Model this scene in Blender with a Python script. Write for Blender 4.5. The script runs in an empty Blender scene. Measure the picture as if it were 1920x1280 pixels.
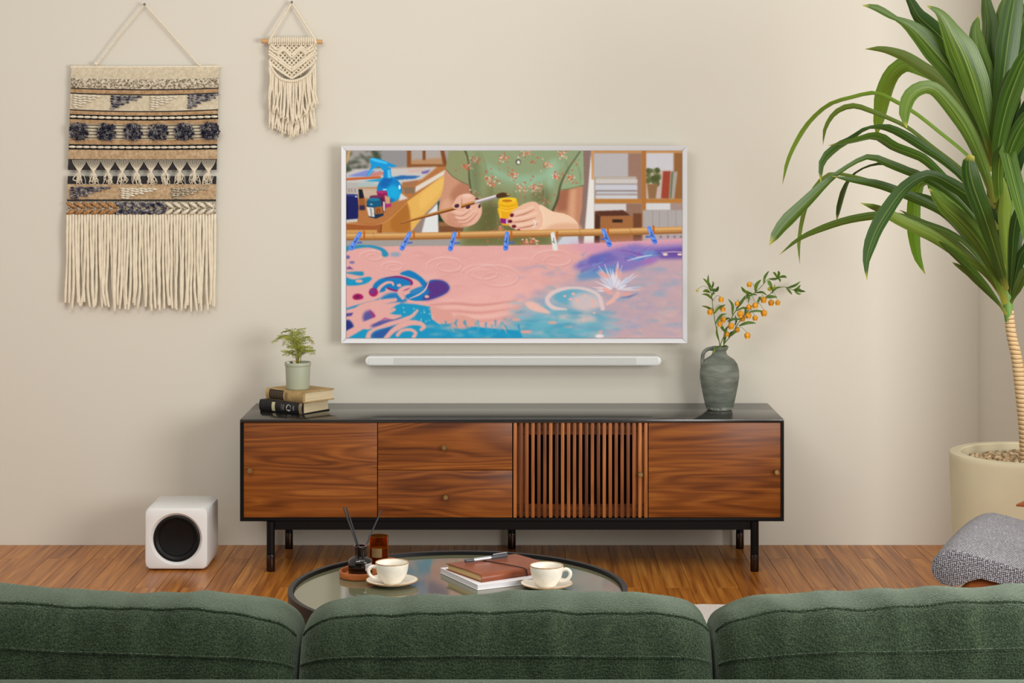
import bpy, bmesh, math, random
import numpy as np
from mathutils import Vector, Matrix, noise

random.seed(7)
SC = bpy.context.scene
COL = SC.collection

# ------------------------------------------------------------------ camera, world, lights, exposure
F = 3550.0            # focal length in pixels of the 1920 x 1280 frame
EYE = 1.395           # eye height
HORIZON = 280.0
cam_data = bpy.data.cameras.new("camera")
cam = bpy.data.objects.new("camera", cam_data)
COL.objects.link(cam)
cam.location = (0, 0, EYE)
cam.rotation_euler = (math.pi / 2, 0, 0)
cam_data.sensor_width = 36
cam_data.lens = F / 1920 * 36
cam_data.shift_y = -(640 - HORIZON) / 1920
cam_data.clip_start = 0.05
SC.camera = cam

world = bpy.data.worlds.new("world")
SC.world = world
world.use_nodes = True
world.node_tree.nodes["Background"].inputs[0].default_value = (1.0, 0.965, 0.915, 1)
world.node_tree.nodes["Background"].inputs[1].default_value = 0.50

def area(name, loc, target, sx, sy, power, col):
    d = bpy.data.lights.new(name, 'AREA')
    d.shape = 'RECTANGLE'; d.size = sx; d.size_y = sy; d.energy = power; d.color = col
    o = bpy.data.objects.new(name, d); COL.objects.link(o)
    o.location = loc
    o.rotation_euler = (Vector(target) - Vector(loc)).to_track_quat('-Z', 'Y').to_euler()
    return o
area("right_window_light", (2.50, 2.50, 1.20), (0.75, 6.4, 0.35), 1.9, 1.6, 118, (1.0, 0.985, 0.97))
area("left_wash_light", (-1.2, 3.3, 2.75), (-1.0, 6.6, -0.3), 1.6, 0.8, 26, (1.0, 0.98, 0.95))  # unseen wash lamp, added to even out the left of the back wall
area("overhead_light", (0.5, 3.6, 3.9), (0.5, 3.4, 0.0), 3.0, 0.9, 28, (1.0, 0.98, 0.955))

SC.view_settings.view_transform = 'Standard'
SC.view_settings.look = 'None'
SC.view_settings.exposure = 0.09
SC.view_settings.gamma = 1.0
SC.view_settings.use_curve_mapping = False

# ------------------------------------------------------------------ helpers
def W(px, py, Y):
    """point of the room seen at photo pixel (px, py), at distance Y from the camera plane"""
    return Vector(((px - 960) * Y / F, Y, EYE - (py - HORIZON) * Y / F))

def lin(c):
    c = c / 255.0
    return c / 12.92 if c <= 0.04045 else ((c + 0.055) / 1.055) ** 2.4
def rgb(r, g, b): return (lin(r), lin(g), lin(b), 1.0)

class B:
    """collects vertices and faces of one mesh"""
    def __init__(s): s.v = []; s.f = []; s.uv = []; s.col = []
    def add(s, V, Fc):
        o = len(s.v); s.v += [Vector(p) for p in V]; s.f += [tuple(i + o for i in f) for f in Fc]; return o
    def box(s, c, d, r=0.0, seg=2, rot=None):
        bm = bmesh.new(); bmesh.ops.create_cube(bm, size=1)
        for v in bm.verts: v.co = Vector((v.co.x * d[0], v.co.y * d[1], v.co.z * d[2]))
        if r > 0: bmesh.ops.bevel(bm, geom=bm.edges[:], offset=r, segments=seg, profile=0.5, affect='EDGES')
        bm.verts.index_update()
        M = rot.to_4x4() if rot is not None else Matrix.Identity(4)
        s.add([M @ v.co + Vector(c) for v in bm.verts], [[v.index for v in f.verts] for f in bm.faces]); bm.free(); return s
    def tube(s, P, R, n=8, caps=True, flat=1.0):
        P = [Vector(p) for p in P]; m = len(P)
        if not hasattr(R, '__len__'): R = [R] * m
        V = []; up = None
        for i in range(m):
            t = (P[min(i + 1, m - 1)] - P[max(i - 1, 0)])
            t = t.normalized() if t.length > 1e-9 else Vector((0, 0, 1))
            if up is None:
                up = Vector((0, 0, 1)) if abs(t.z) < 0.9 else Vector((1, 0, 0))
            a = t.cross(up); a = a.normalized() if a.length > 1e-6 else t.orthogonal().normalized()
            b = a.cross(t).normalized(); up = b
            for k in range(n):
                th = 2 * math.pi * k / n
                V.append(P[i] + a * math.cos(th) * R[i] + b * math.sin(th) * R[i] * flat)
        Fc = [(i * n + k, i * n + (k + 1) % n, (i + 1) * n + (k + 1) % n, (i + 1) * n + k) for i in range(m - 1) for k in range(n)]
        if caps: Fc += [tuple(range(n - 1, -1, -1)), tuple((m - 1) * n + k for k in range(n))]
        s.add(V, Fc); return s
    def lathe(s, prof, n=40, c=(0, 0, 0), sx=1.0, sy=1.0, close=False):
        c = Vector(c); m = len(prof)
        V = [c + Vector((r * math.cos(2 * math.pi * k / n) * sx, r * math.sin(2 * math.pi * k / n) * sy, z)) for r, z in prof for k in range(n)]
        Fc = [(i * n + k, i * n + (k + 1) % n, (i + 1) * n + (k + 1) % n, (i + 1) * n + k) for i in range(m - 1) for k in range(n)]
        if close:
            Fc += [((m - 1) * n + k, (m - 1) * n + (k + 1) % n, (k + 1) % n, k) for k in range(n)]
        else:
            if prof[0][0] > 1e-5: Fc.append(tuple(range(n - 1, -1, -1)))
            if prof[-1][0] > 1e-5: Fc.append(tuple((m - 1) * n + k for k in range(n)))
        s.add(V, Fc); return s
    def ball(s, c, r, n=8, m=6, rot=None):
        if not hasattr(r, '__len__'): r = (r, r, r)
        c = Vector(c); V = [Vector((0, 0, -r[2]))]
        for i in range(1, m):
            ph = -math.pi / 2 + math.pi * i / m
            for k in range(n):
                th = 2 * math.pi * k / n
                V.append(Vector((r[0] * math.cos(ph) * math.cos(th), r[1] * math.cos(ph) * math.sin(th), r[2] * math.sin(ph))))
        V.append(Vector((0, 0, r[2])))
        if rot is not None: V = [rot @ v for v in V]
        V = [v + c for v in V]
        Fc = [(0, 1 + (k + 1) % n, 1 + k) for k in range(n)]
        for i in range(m - 2):
            Fc += [(1 + i * n + k, 1 + i * n + (k + 1) % n, 1 + (i + 1) * n + (k + 1) % n, 1 + (i + 1) * n + k) for k in range(n)]
        t = len(V) - 1
        Fc += [(t, 1 + (m - 2) * n + k, 1 + (m - 2) * n + (k + 1) % n) for k in range(n)]
        s.add(V, Fc); return s
    def prism(s, poly, axis_vec, closed=True):
        """poly: list of points, extruded along axis_vec"""
        n = len(poly); a = Vector(axis_vec)
        V = [Vector(p) for p in poly] + [Vector(p) + a for p in poly]
        Fc = [(k, (k + 1) % n, n + (k + 1) % n, n + k) for k in range(n)]
        if closed: Fc += [tuple(range(n - 1, -1, -1)), tuple(n + k for k in range(n))]
        s.add(V, Fc); return s
    def grid(s, fn, nu, nv):
        V = [fn(i / nu, j / nv) for j in range(nv + 1) for i in range(nu + 1)]
        Fc = [(j * (nu + 1) + i, j * (nu + 1) + i + 1, (j + 1) * (nu + 1) + i + 1, (j + 1) * (nu + 1) + i) for j in range(nv) for i in range(nu)]
        s.add(V, Fc); return s

LOC = {}
def finish(name, b, mat, smooth, origin=Vector((0, 0, 0)), recalc=True, uv=None, colattr=None):
    me = bpy.data.meshes.new(name)
    me.from_pydata([v - origin for v in b.v], [], b.f)
    if recalc:
        bm = bmesh.new(); bm.from_mesh(me); bmesh.ops.recalc_face_normals(bm, faces=bm.faces[:]); bm.to_mesh(me); bm.free()
    if uv is not None:
        l = me.uv_layers.new(name="uv")
        for lp in me.loops: l.data[lp.index].uv = uv[lp.vertex_index]
    if colattr is not None:
        a = me.color_attributes.new("tint", 'FLOAT_COLOR', 'POINT')
        a.data.foreach_set("color", np.asarray(colattr, dtype=np.float32).ravel())
    if smooth is not None:
        me.polygons.foreach_set("use_smooth", [True] * len(me.polygons))
        me.set_sharp_from_angle(angle=math.radians(smooth))
    if mat is not None: me.materials.append(mat)
    me.update()
    return me

def thing(name, label, cat, loc, rotz=0.0, group=None):
    o = bpy.data.objects.new(name, None); COL.objects.link(o)
    o.location = loc; o.rotation_euler = (0, 0, rotz); o.empty_display_size = 0.05
    o["label"] = label; o["category"] = cat
    if group: o["group"] = group
    LOC[o] = Vector(loc) if not rotz else None
    return o

def part(name, b, mat, parent, smooth=35, local=False, label=None, **kw):
    """one mesh object under its parent; vertices are room coordinates unless local"""
    org = Vector((0, 0, 0)) if local else (LOC[parent] or Vector((0, 0, 0)))
    me = finish(name, b, mat, smooth, org, **kw)
    o = bpy.data.objects.new(name, me); COL.objects.link(o); o.parent = parent
    LOC[o] = LOC.get(parent)
    if label: o["label"] = label
    return o

def single(name, b, mat, label, cat, loc, rotz=0, smooth=35, group=None, local=False, **kw):
    me = finish(name, b, mat, smooth, Vector((0, 0, 0)) if local else Vector(loc), **kw)
    o = bpy.data.objects.new(name, me); COL.objects.link(o)
    o.location = loc; o.rotation_euler = (0, 0, rotz); LOC[o] = Vector(loc)
    o["label"] = label; o["category"] = cat
    if group: o["group"] = group
    return o

def struct(name, b, mat, label, smooth=None):
    me = finish(name, b, mat, smooth)
    o = bpy.data.objects.new(name, me); COL.objects.link(o); LOC[o] = Vector((0, 0, 0))
    o["kind"] = "structure"; o["label"] = label
    return o

def spline(P, n):
    """Catmull-Rom through P (Vectors), n samples"""
    P = [Vector(p) for p in P]
    if len(P) == 2: return [P[0].lerp(P[1], i / (n - 1)) for i in range(n)]
    Q = [2 * P[0] - P[1]] + P + [2 * P[-1] - P[-2]]
    d = [0]
    for i in range(len(P) - 1): d.append(d[-1] + (P[i + 1] - P[i]).length)
    out = []
    for k in range(n):
        t = d[-1] * k / (n - 1); i = 0
        while i < len(P) - 2 and d[i + 1] < t: i += 1
        u = (t - d[i]) / max(d[i + 1] - d[i], 1e-9); u = min(max(u, 0), 1)
        a, b_, c, e = Q[i], Q[i + 1], Q[i + 2], Q[i + 3]
        out.append(0.5 * ((2 * b_) + (c - a) * u + (2 * a - 5 * b_ + 4 * c - e) * u * u + (3 * b_ - a - 3 * c + e) * u ** 3))
    return out

# ------------------------------------------------------------------ materials
def base_mat(name):
    m = bpy.data.materials.new(name); m.use_nodes = True
    nt = m.node_tree; p = nt.nodes["Principled BSDF"]
    return m, nt, p
def N(nt, t, **kw):
    n = nt.nodes.new(t)
    for k, v in kw.items(): setattr(n, k, v)
    return n
def coords(nt, scale=(1, 1, 1), rand=False, space='Object', loc=(0, 0, 0)):
    tc = N(nt, 'ShaderNodeTexCoord'); mp = N(nt, 'ShaderNodeMapping')
    mp.inputs['Scale'].default_value = scale; mp.inputs['Location'].default_value = loc
    if rand:
        oi = N(nt, 'ShaderNodeObjectInfo'); cx = N(nt, 'ShaderNodeVectorMath', operation='SCALE')
        vm = N(nt, 'ShaderNodeVectorMath', operation='ADD')
        cx.inputs[0].default_value = (7.3, 11.1, 5.7); nt.links.new(oi.outputs['Random'], cx.inputs['Scale'])
        nt.links.new(tc.outputs[space], vm.inputs[0]); nt.links.new(cx.outputs[0], vm.inputs[1])
        nt.links.new(vm.outputs[0], mp.inputs['Vector'])
    else:
        nt.links.new(tc.outputs[space], mp.inputs['Vector'])
    return mp.outputs[0]
def ramp(nt, src, stops):
    r = N(nt, 'ShaderNodeValToRGB'); e = r.color_ramp.elements
    while len(e) < len(stops): e.new(0.5)
    for x, (p, c) in zip(e, stops): x.position = p; x.color = c
    nt.links.new(src, r.inputs[0]); return r.outputs[0]
def set_bump(nt, p, src, strength, dist=0.002):
    b = N(nt, 'ShaderNodeBump'); b.inputs['Strength'].default_value = strength; b.inputs['Distance'].default_value = dist
    nt.links.new(src, b.inputs['Height']); nt.links.new(b.outputs[0], p.inputs['Normal'])
def shade(c, k): return (min(c[0] * k, 1), min(c[1] * k, 1), min(c[2] * k, 1), 1)

def mk(name, col, rough=0.5, metal=0.0, spec=0.5, var=None, bump=None, sheen=None, coat=None, rand=False, trans=None, ior=1.45):
    """var=(scale xyz, amount), bump=(scale xyz, strength, dist)"""
    m, nt, p = base_mat(name)
    p.inputs['Base Color'].default_value = col; p.inputs['Roughness'].default_value = rough
    p.inputs['Metallic'].default_value = metal; p.inputs['Specular IOR Level'].default_value = spec
    p.inputs['IOR'].default_value = ior
    if trans: p.inputs['Transmission Weight'].default_value = trans
    if var:
        n = N(nt, 'ShaderNodeTexNoise'); n.inputs['Scale'].default_value = 1.0; n.inputs['Detail'].default_value = 4
        nt.links.new(coords(nt, var[0], rand), n.inputs['Vector'])
        nt.links.new(ramp(nt, n.outputs[0], [(0.3, shade(col, 1 - var[1])), (0.7, shade(col, 1 + var[1]))]), p.inputs['Base Color'])
    if bump:
        n = N(nt, 'ShaderNodeTexNoise'); n.inputs['Scale'].default_value = 1.0; n.inputs['Detail'].default_value = 5
        nt.links.new(coords(nt, bump[0]), n.inputs['Vector']); set_bump(nt, p, n.outputs[0], bump[1], bump[2])
    if sheen:
        p.inputs['Sheen Weight'].default_value = sheen[0]; p.inputs['Sheen Tint'].default_value = sheen[1]; p.inputs['Sheen Roughness'].default_value = sheen[2]
    if coat:
        p.inputs['Coat Weight'].default_value = coat[0]; p.inputs['Coat Roughness'].default_value = coat[1]
    return m

def wood(name, stops, axis='X', rough=0.4, lines=0.16, per_piece=0.0, spread=0.5, dens=60.0, base=(0.9, 9, 9), streak=0.42):
    """grain runs along axis; contour lines of a stretched noise give the figure; stops: dark -> light"""
    m, nt, p = base_mat(name)
    def ax(v): return {'X': v, 'Y': (v[1], v[0], v[2]), 'Z': (v[1], v[2], v[0])}[axis]
    n1 = N(nt, 'ShaderNodeTexNoise'); n1.inputs['Scale'].default_value = 1.0; n1.inputs['Detail'].default_value = 2.5; n1.inputs['Distortion'].default_value = 0.5
    nt.links.new(coords(nt, ax(base), True), n1.inputs['Vector'])
    n2 = N(nt, 'ShaderNodeTexNoise'); n2.inputs['Scale'].default_value = 1.0; n2.inputs['Detail'].default_value = 4
    nt.links.new(coords(nt, ax((6, 330, 330)), True), n2.inputs['Vector'])
    n3 = N(nt, 'ShaderNodeTexNoise'); n3.inputs['Scale'].default_value = 1.0; n3.inputs['Detail'].default_value = 3
    nt.links.new(coords(nt, ax((2.2, 60, 60)), True), n3.inputs['Vector'])
    def mad(a, k, c):
        q = N(nt, 'ShaderNodeMath', operation='MULTIPLY_ADD'); q.inputs[1].default_value = k; nt.links.new(a, q.inputs[0])
        if hasattr(c, 'default_value') or not isinstance(c, (int, float)): nt.links.new(c, q.inputs[2])
        else: q.inputs[2].default_value = c
        return q.outputs[0]
    s = N(nt, 'ShaderNodeMath', operation='SINE'); nt.links.new(mad(n1.outputs[0], dens, 0.0), s.inputs[0])
    v = mad(n1.outputs[0], spread, 0.5 - spread / 2)
    v = mad(s.outputs[0], lines * 0.5, v)
    v = mad(n3.outputs[0], streak, v); v = mad(n2.outputs[0], 0.30, v); v = mad(v, 1.0, -0.15 - streak / 2)
    if per_piece:
        oi = N(nt, 'ShaderNodeObjectInfo'); v = mad(oi.outputs['Random'], per_piece, v); v = mad(v, 1.0, -per_piece / 2)
    nt.links.new(ramp(nt, v, stops), p.inputs['Base Color'])
    p.inputs['Roughness'].default_value = rough; p.inputs['Specular IOR Level'].default_value = 0.3
    set_bump(nt, p, n2.outputs[0], 0.10, 0.0005)
    return m

def weave(name, c1, c2, sx, sz, rough=0.9, bump=0.6, noise_amt=0.5, nscale=90):
    """two thread colours crossing; object space x / z"""
    m, nt, p = base_mat(name)
    co = coords(nt)
    sep = N(nt, 'ShaderNodeSeparateXYZ'); nt.links.new(co, sep.inputs[0])
    def sn(out, s):
        a = N(nt, 'ShaderNodeMath', operation='MULTIPLY'); a.inputs[1].default_value = s; nt.links.new(out, a.inputs[0])
        b = N(nt, 'ShaderNodeMath', operation='SINE'); nt.links.new(a.outputs[0], b.inputs[0]); return b.outputs[0]
    mu = N(nt, 'ShaderNodeMath', operation='MULTIPLY'); nt.links.new(sn(sep.outputs[0], sx), mu.inputs[0]); nt.links.new(sn(sep.outputs[2], sz), mu.inputs[1])
    n = N(nt, 'ShaderNodeTexNoise'); n.inputs['Scale'].default_value = nscale; n.inputs['Detail'].default_value = 3; nt.links.new(co, n.inputs['Vector'])
    k = N(nt, 'ShaderNodeMath', operation='MULTIPLY_ADD'); k.inputs[1].default_value = (1 - noise_amt) * 0.5; nt.links.new(mu.outputs[0], k.inputs[0])
    k2 = N(nt, 'ShaderNodeMath', operation='MULTIPLY_ADD'); k2.inputs[1].default_value = noise_amt * 1.6; k2.inputs[2].default_value = 0.5 - noise_amt * 0.8
    nt.links.new(n.outputs[0], k2.inputs[0]); nt.links.new(k2.outputs[0], k.inputs[2])
    nt.links.new(ramp(nt, k.outputs[0], [(0.3, c1), (0.7, c2)]), p.inputs['Base Color'])
    p.inputs['Roughness'].default_value = rough; p.inputs['Specular IOR Level'].default_value = 0.2
    set_bump(nt, p, k.outputs[0], bump, 0.0015)
    return m

CREAM = rgb(226, 214, 190)
m_wall = mk("wall_paint", rgb(219, 214, 200), 0.75, spec=0.25, bump=((60, 60, 60), 0.04, 0.002))
FLOOR_STOPS = [(0.18, rgb(88, 44, 11)), (0.40, rgb(154, 90, 32)), (0.58, rgb(186, 117, 45)), (0.82, rgb(212, 150, 74))]
m_floor_wood = wood("floor_wood", FLOOR_STOPS, 'Y', 0.30, 0.10, per_piece=0.12, spread=0.3, dens=40, base=(1.0, 20, 20), streak=0.75)
WAL = [(0.16, rgb(50, 22, 8)), (0.36, rgb(108, 56, 20)), (0.56, rgb(142, 80, 30)), (0.82, rgb(182, 116, 48))]
m_walnut = wood("walnut", WAL, 'X', 0.36, 0.17, per_piece=0.06, spread=0.5, dens=85)
m_walnut_v = wood("walnut_upright", [(0.15, rgb(66, 32, 14)), (0.45, rgb(122, 68, 32)), (0.60, rgb(152, 88, 42)), (0.85, rgb(190, 120, 62))], 'Z', 0.4, 0.10, per_piece=0.40, spread=0.4)
m_black = mk("black_powder_coat", rgb(13, 12, 13), 0.4, spec=0.2)
m_black_top = mk("black_satin_lacquer", rgb(30, 29, 28), 0.17, spec=0.8)
m_black_gloss = mk("dark_bronze_metal", rgb(66, 52, 46), 0.16, metal=0.9)
m_dark = mk("dark_inside", rgb(12, 10, 9), 0.9)
m_brass = mk("brass", rgb(168, 140, 92), 0.35, metal=1.0)
m_white_plastic = mk("white_plastic", rgb(232, 231, 228), 0.35)
m_white_frame = mk("white_frame", rgb(226, 226, 228), 0.4)
m_grille = mk("grille_fabric", rgb(206, 208, 203), 0.85, bump=((900, 900, 900), 0.3, 0.001))
m_rubber = mk("black_rubber", rgb(10, 10, 11), 0.4, spec=0.35)
m_cone = mk("speaker_cone", rgb(7, 7, 8), 0.6, spec=0.2)
m_yarn = mk("cream_yarn", rgb(232, 221, 197), 0.95, spec=0.1, var=((120, 120, 40), 0.08), bump=((600, 600, 300), 0.4, 0.001))
m_rope = mk("cream_cotton_rope", rgb(232, 220, 196), 0.95, spec=0.1, var=((150, 150, 150), 0.10), bump=((700, 700, 700), 0.5, 0.001))
m_dowel = mk("pale_wood_dowel", rgb(205, 160, 108), 0.6, var=((20, 200, 200), 0.12))
# ------------------------------------------------------------------ the room
WALL_Y = 6.68
CORNER_X = 1.646
b = B(); b.box((-0.32, WALL_Y + 0.06, 1.55), (7.96, 0.12, 3.3))
struct("wall_back", b, m_wall, "warm off-white painted wall behind the television")
b = B(); b.box((CORNER_X + 0.05, (6.02 + WALL_Y) / 2, 1.55), (0.10, WALL_Y - 6.02, 3.3))
struct("wall_right", b, m_wall, "short off-white side wall behind the large potted plant")

PLANK_W, PLANK_L = 0.077, 0.86
ROW_EDGE = 1.646 - 55 * PLANK_W
b = B()
b.box((-0.47, 4.53, -0.035), (4.235, 4.3, 0.046))                       # bed under the boards
b.box((-3.395, 3.0, -0.029), (1.61, 7.36, 0.058))
b.box((-0.47, 0.85, -0.029), (4.235, 3.06, 0.058))
b.box((2.6, 3.0, -0.029), (1.9, 7.36, 0.058))
m_floor_far = wood("floor_wood_beyond", FLOOR_STOPS, 'Y', 0.30, 0.10, spread=0.3, dens=40, base=(1.0, 20, 20), streak=0.75)
floor = struct("floor", b, m_floor_far, "honey-brown wooden strip floor")
plank_mesh = {}
def plank(x, y0, y1):
    L = round(y1 - y0, 3)
    if L not in plank_mesh:
        q = B(); q.box((0, 0, -0.006), (PLANK_W - 0.0011, L - 0.0011, 0.012), 0.0007, 1)
        plank_mesh[L] = finish("plank", q, m_floor_wood, None)
    o = bpy.data.objects.new("plank", plank_mesh[L]); COL.objects.link(o)
    o.parent = floor; o.location = (x, (y0 + y1) / 2, 0)
for r in range(55):
    x = ROW_EDGE + (r + 0.5) * PLANK_W
    y1 = WALL_Y; y = 6.46 if r % 2 else 6.03
    while y1 > 2.39:
        y0 = max(y, 2.38)
        plank(x, y0, y1); y1 = y; y -= PLANK_L

# white rug under the coffee table
m_rug = mk("rug_wool", rgb(226, 219, 211), 0.95, spec=0.1, var=((90, 90, 90), 0.06), bump=((400, 400, 400), 0.8, 0.003))
b = B(); b.grid(lambda u, v: Vector((-1.0 + 1.88 * u, 3.80 + 1.96 * v, 0.012 + 0.0015 * noise.noise(Vector((u * 60, v * 60, 0))))), 120, 110)
b.box((-0.06, 4.78, 0.0056), (1.88, 1.96, 0.0108), 0.003, 2)
single("rug", b, m_rug, "off-white woven rug under the round coffee table", "rug", (-0.06, 4.78, 0.0))

# ------------------------------------------------------------------ sideboard
SB_F, SB_B = 6.264, 6.665
TOPZ, BOTZ = 0.502, 0.165
SBW = 0.9
sb = thing("sideboard", "long walnut sideboard with black metal carcass standing against the wall", "sideboard", (0, (SB_F + SB_B) / 2, 0))
def sbx(px): return (px - 960) * SB_F / F
def sbz(py): return EYE - (py - HORIZON) * SB_F / F
T = 0.0105
cy, dy = (SB_F + SB_B) / 2, SB_B - SB_F
part("top_panel", B().box((0, cy, TOPZ - T / 2), (2 * SBW, dy, T), 0.0012, 2), m_black_top, sb)
part("bottom_panel", B().box((0, cy, BOTZ + T / 2), (2 * SBW, dy, T), 0.0012, 2), m_black, sb)
for s in (-1, 1):
    part("side_panel", B().box((s * (SBW - T / 2), cy, (TOPZ + BOTZ) / 2), (T, dy, TOPZ - BOTZ - 2 * T), 0.0008, 1), m_black, sb)
part("back_panel", B().box((0, SB_B - 0.006, (TOPZ + BOTZ) / 2), (2 * (SBW - T), 0.010, TOPZ - BOTZ - 2 * T)), m_dark, sb)
for px in (707.6, 961.3, 1215.3):
    part("divider", B().box((sbx(px), cy + 0.02, (TOPZ + BOTZ) / 2), (0.012, dy - 0.055, TOPZ - BOTZ - 2 * T)), m_dark, sb)
zt, zb = TOPZ - T - 0.0012, BOTZ + T + 0.0012
FY = SB_F + 0.004          # face of the fronts
def front(name, px0, px1, z0, z1, knob):
    x0, x1 = sbx(px0), sbx(px1)
    o = part(name, B().box(((x0 + x1) / 2, FY + 0.009, (z0 + z1) / 2), (x1 - x0, 0.018, z1 - z0), 0.0012, 2), m_walnut, sb)
    add_knob(knob, o)
    return o
def add_knob(k, o, y=None):
    kx, kz = sbx(k[0]), sbz(k[1]); y = FY if y is None else y
    q = B(); q.tube([(kx, y + 0.002, kz), (kx, y - 0.012, kz)], 0.0035, 14)
    q.tube([(kx, y - 0.010, kz), (kx, y - 0.012, kz), (kx, y - 0.021, kz), (kx, y - 0.0225, kz)], [0.006, 0.0083, 0.0083, 0.007], 20)
    return part("knob", q, m_brass, o, label="small round brass knob")
zm = sbz(881.5)
front("door", 456.4, 706.9, zb, zt, (470, 881))
front("drawer", 708.4, 960.4, zm + 0.0009, zt, (833, 838))
front("drawer", 708.4, 960.4, zb, zm - 0.0009, (836, 931))
front("door", 1216.2, 1464.2 + 2.5, zb, zt, (1455.5, 884))
# slatted door: two stiles, two rails and 23 upright slats
x0, x1 = sbx(962.4), sbx(1214.6)
sd = part("slatted_door", B().box(((x0 + x1) / 2, FY + 0.021, zt - 0.021), (x1 - x0, 0.012, 0.042), 0.001, 1), m_walnut, sb)
part("rail", B().box(((x0 + x1) / 2, FY + 0.021, zb + 0.021), (x1 - x0, 0.012, 0.042), 0.001, 1), m_walnut, sd)
for xs in (x0 + 0.0235, x1 - 0.0235):
    part("stile", B().box((xs, FY + 0.0215, (zt + zb) / 2), (0.047, 0.011, zt - zb - 0.0842), 0.001, 1), m_walnut_v, sd)
q = B(); q.box((0, 0, 0), (0.0112, 0.017, zt - zb), 0.0012, 2)
slat_me = finish("slat", q, m_walnut_v, 35)
for k in range(23):
    xs = x0 + 0.0058 + (x1 - x0 - 0.0116) * k / 22
    o = bpy.data.objects.new("slat", slat_me); COL.objects.link(o); o.parent = sd
    o.location = Vector((xs, FY + 0.0065, (zt + zb) / 2)) - LOC[sb]
add_knob((1200.5, 888), sd, FY - 0.002)
# base: rails and five round legs with dark metal ferrules
RZ0, RZ1 = sbz(993.5), BOTZ
RX0, RX1 = sbx(507.5), sbx(1415)
part("base_rail", B().box(((RX0 + RX1) / 2, SB_F + 0.018, (RZ0 + RZ1) / 2), (RX1 - RX0, 0.026, RZ1 - RZ0), 0.001, 1), m_black, sb)
part("base_rail", B().box(((RX0 + RX1) / 2, 6.62, (RZ0 + RZ1) / 2), (RX1 - RX0, 0.026, RZ1 - RZ0), 0.001, 1), m_black, sb)
for xs in (RX0, RX1):
    part("base_rail", B().box((xs, (SB_F + 0.031 + 6.607) / 2, (RZ0 + RZ1) / 2), (0.024, 6.607 - SB_F - 0.033, RZ1 - RZ0 - 0.001), 0.001, 1), m_black, sb)
def leg(px, y):
    x = px
    q = B(); q.tube([(x, y, 0.052), (x, y, RZ1)], 0.0137, 24)
    o = part("leg", q, m_black, sb)
    q = B(); q.tube([(x, y, 0.0), (x, y, 0.002), (x, y, 0.053), (x, y, 0.055)], [0.0135, 0.0143, 0.0143, 0.0137], 24)
    part("ferrule", q, m_black_gloss, o, label="shiny dark bronze leg end")
leg(RX0, SB_F + 0.002); leg(RX1, SB_F + 0.002)
for px in (542, 959.5, 1387): leg((px - 960) * 6.625 / F, 6.622)

# ------------------------------------------------------------------ television
TVF = 6.604
def tv(px, py, y=TVF): return W(px, py, y)
a_, b_ = tv(640, 273), tv(1288.5, 643)
tx0, tx1, tz1, tz0 = a_.x, b_.x, a_.z, b_.z
tvo = thing("television", "large white-framed television on the wall showing a fabric painting scene", "television", ((tx0 + tx1) / 2, WALL_Y - 0.03, tz0))
part("housing", B().box(((tx0 + tx1) / 2, (TVF + 0.012 + WALL_Y - 0.012) / 2, (tz0 + tz1) / 2), (tx1 - tx0 - 0.012, WALL_Y - 0.012 - TVF - 0.012, tz1 - tz0 - 0.012), 0.002, 1), m_white_frame, tvo)
part("wall_bracket", B().box(((tx0 + tx1) / 2, WALL_Y - 0.006, (tz0 + tz1) / 2), (0.4, 0.011, 0.3)), m_black, tvo)
fw = 9.3 * TVF / F
def rail(p0, p1, p2, p3):       # mitred rail: outer edge p0-p1, inner edge p3-p2
    V = []
    for y, k in ((TVF + 0.014, 0), (TVF + 0.0012, 0), (TVF, 1)):
        for i, p in enumerate((p0, p1, p2, p3)):
            c = Vector(((p0[0] + p2[0]) / 2, (p0[1] + p2[1]) / 2))
            V.append(Vector((p[0], y, p[1])))
    # slim lip towards the screen: inner edge drops back
    V[10].y += 0.0045; V[11].y += 0.0045
    Fc = [(0, 1, 5, 4), (1, 2, 6, 5), (2, 3, 7, 6), (3, 0, 4, 7), (4, 5, 9, 8), (5, 6, 10, 9), (6, 7, 11, 10), (7, 4, 8, 11), (8, 9, 10, 11), (3, 2, 1, 0)]
    q = B(); q.add(V, Fc); part("frame_rail", q, m_white_frame, tvo, None)
O = [(tx0, tz0), (tx1, tz0), (tx1, tz1), (tx0, tz1)]
I = [(tx0 + fw, tz0 + fw), (tx1 - fw, tz0 + fw), (tx1 - fw, tz1 - fw), (tx0 + fw, tz1 - fw)]
for k in range(4): rail(O[k], O[(k + 1) % 4], I[(k + 1) % 4], I[k])
SCREEN = (tx0 + fw, tx1 - fw, tz0 + fw, tz1 - fw, TVF + 0.006)

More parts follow.
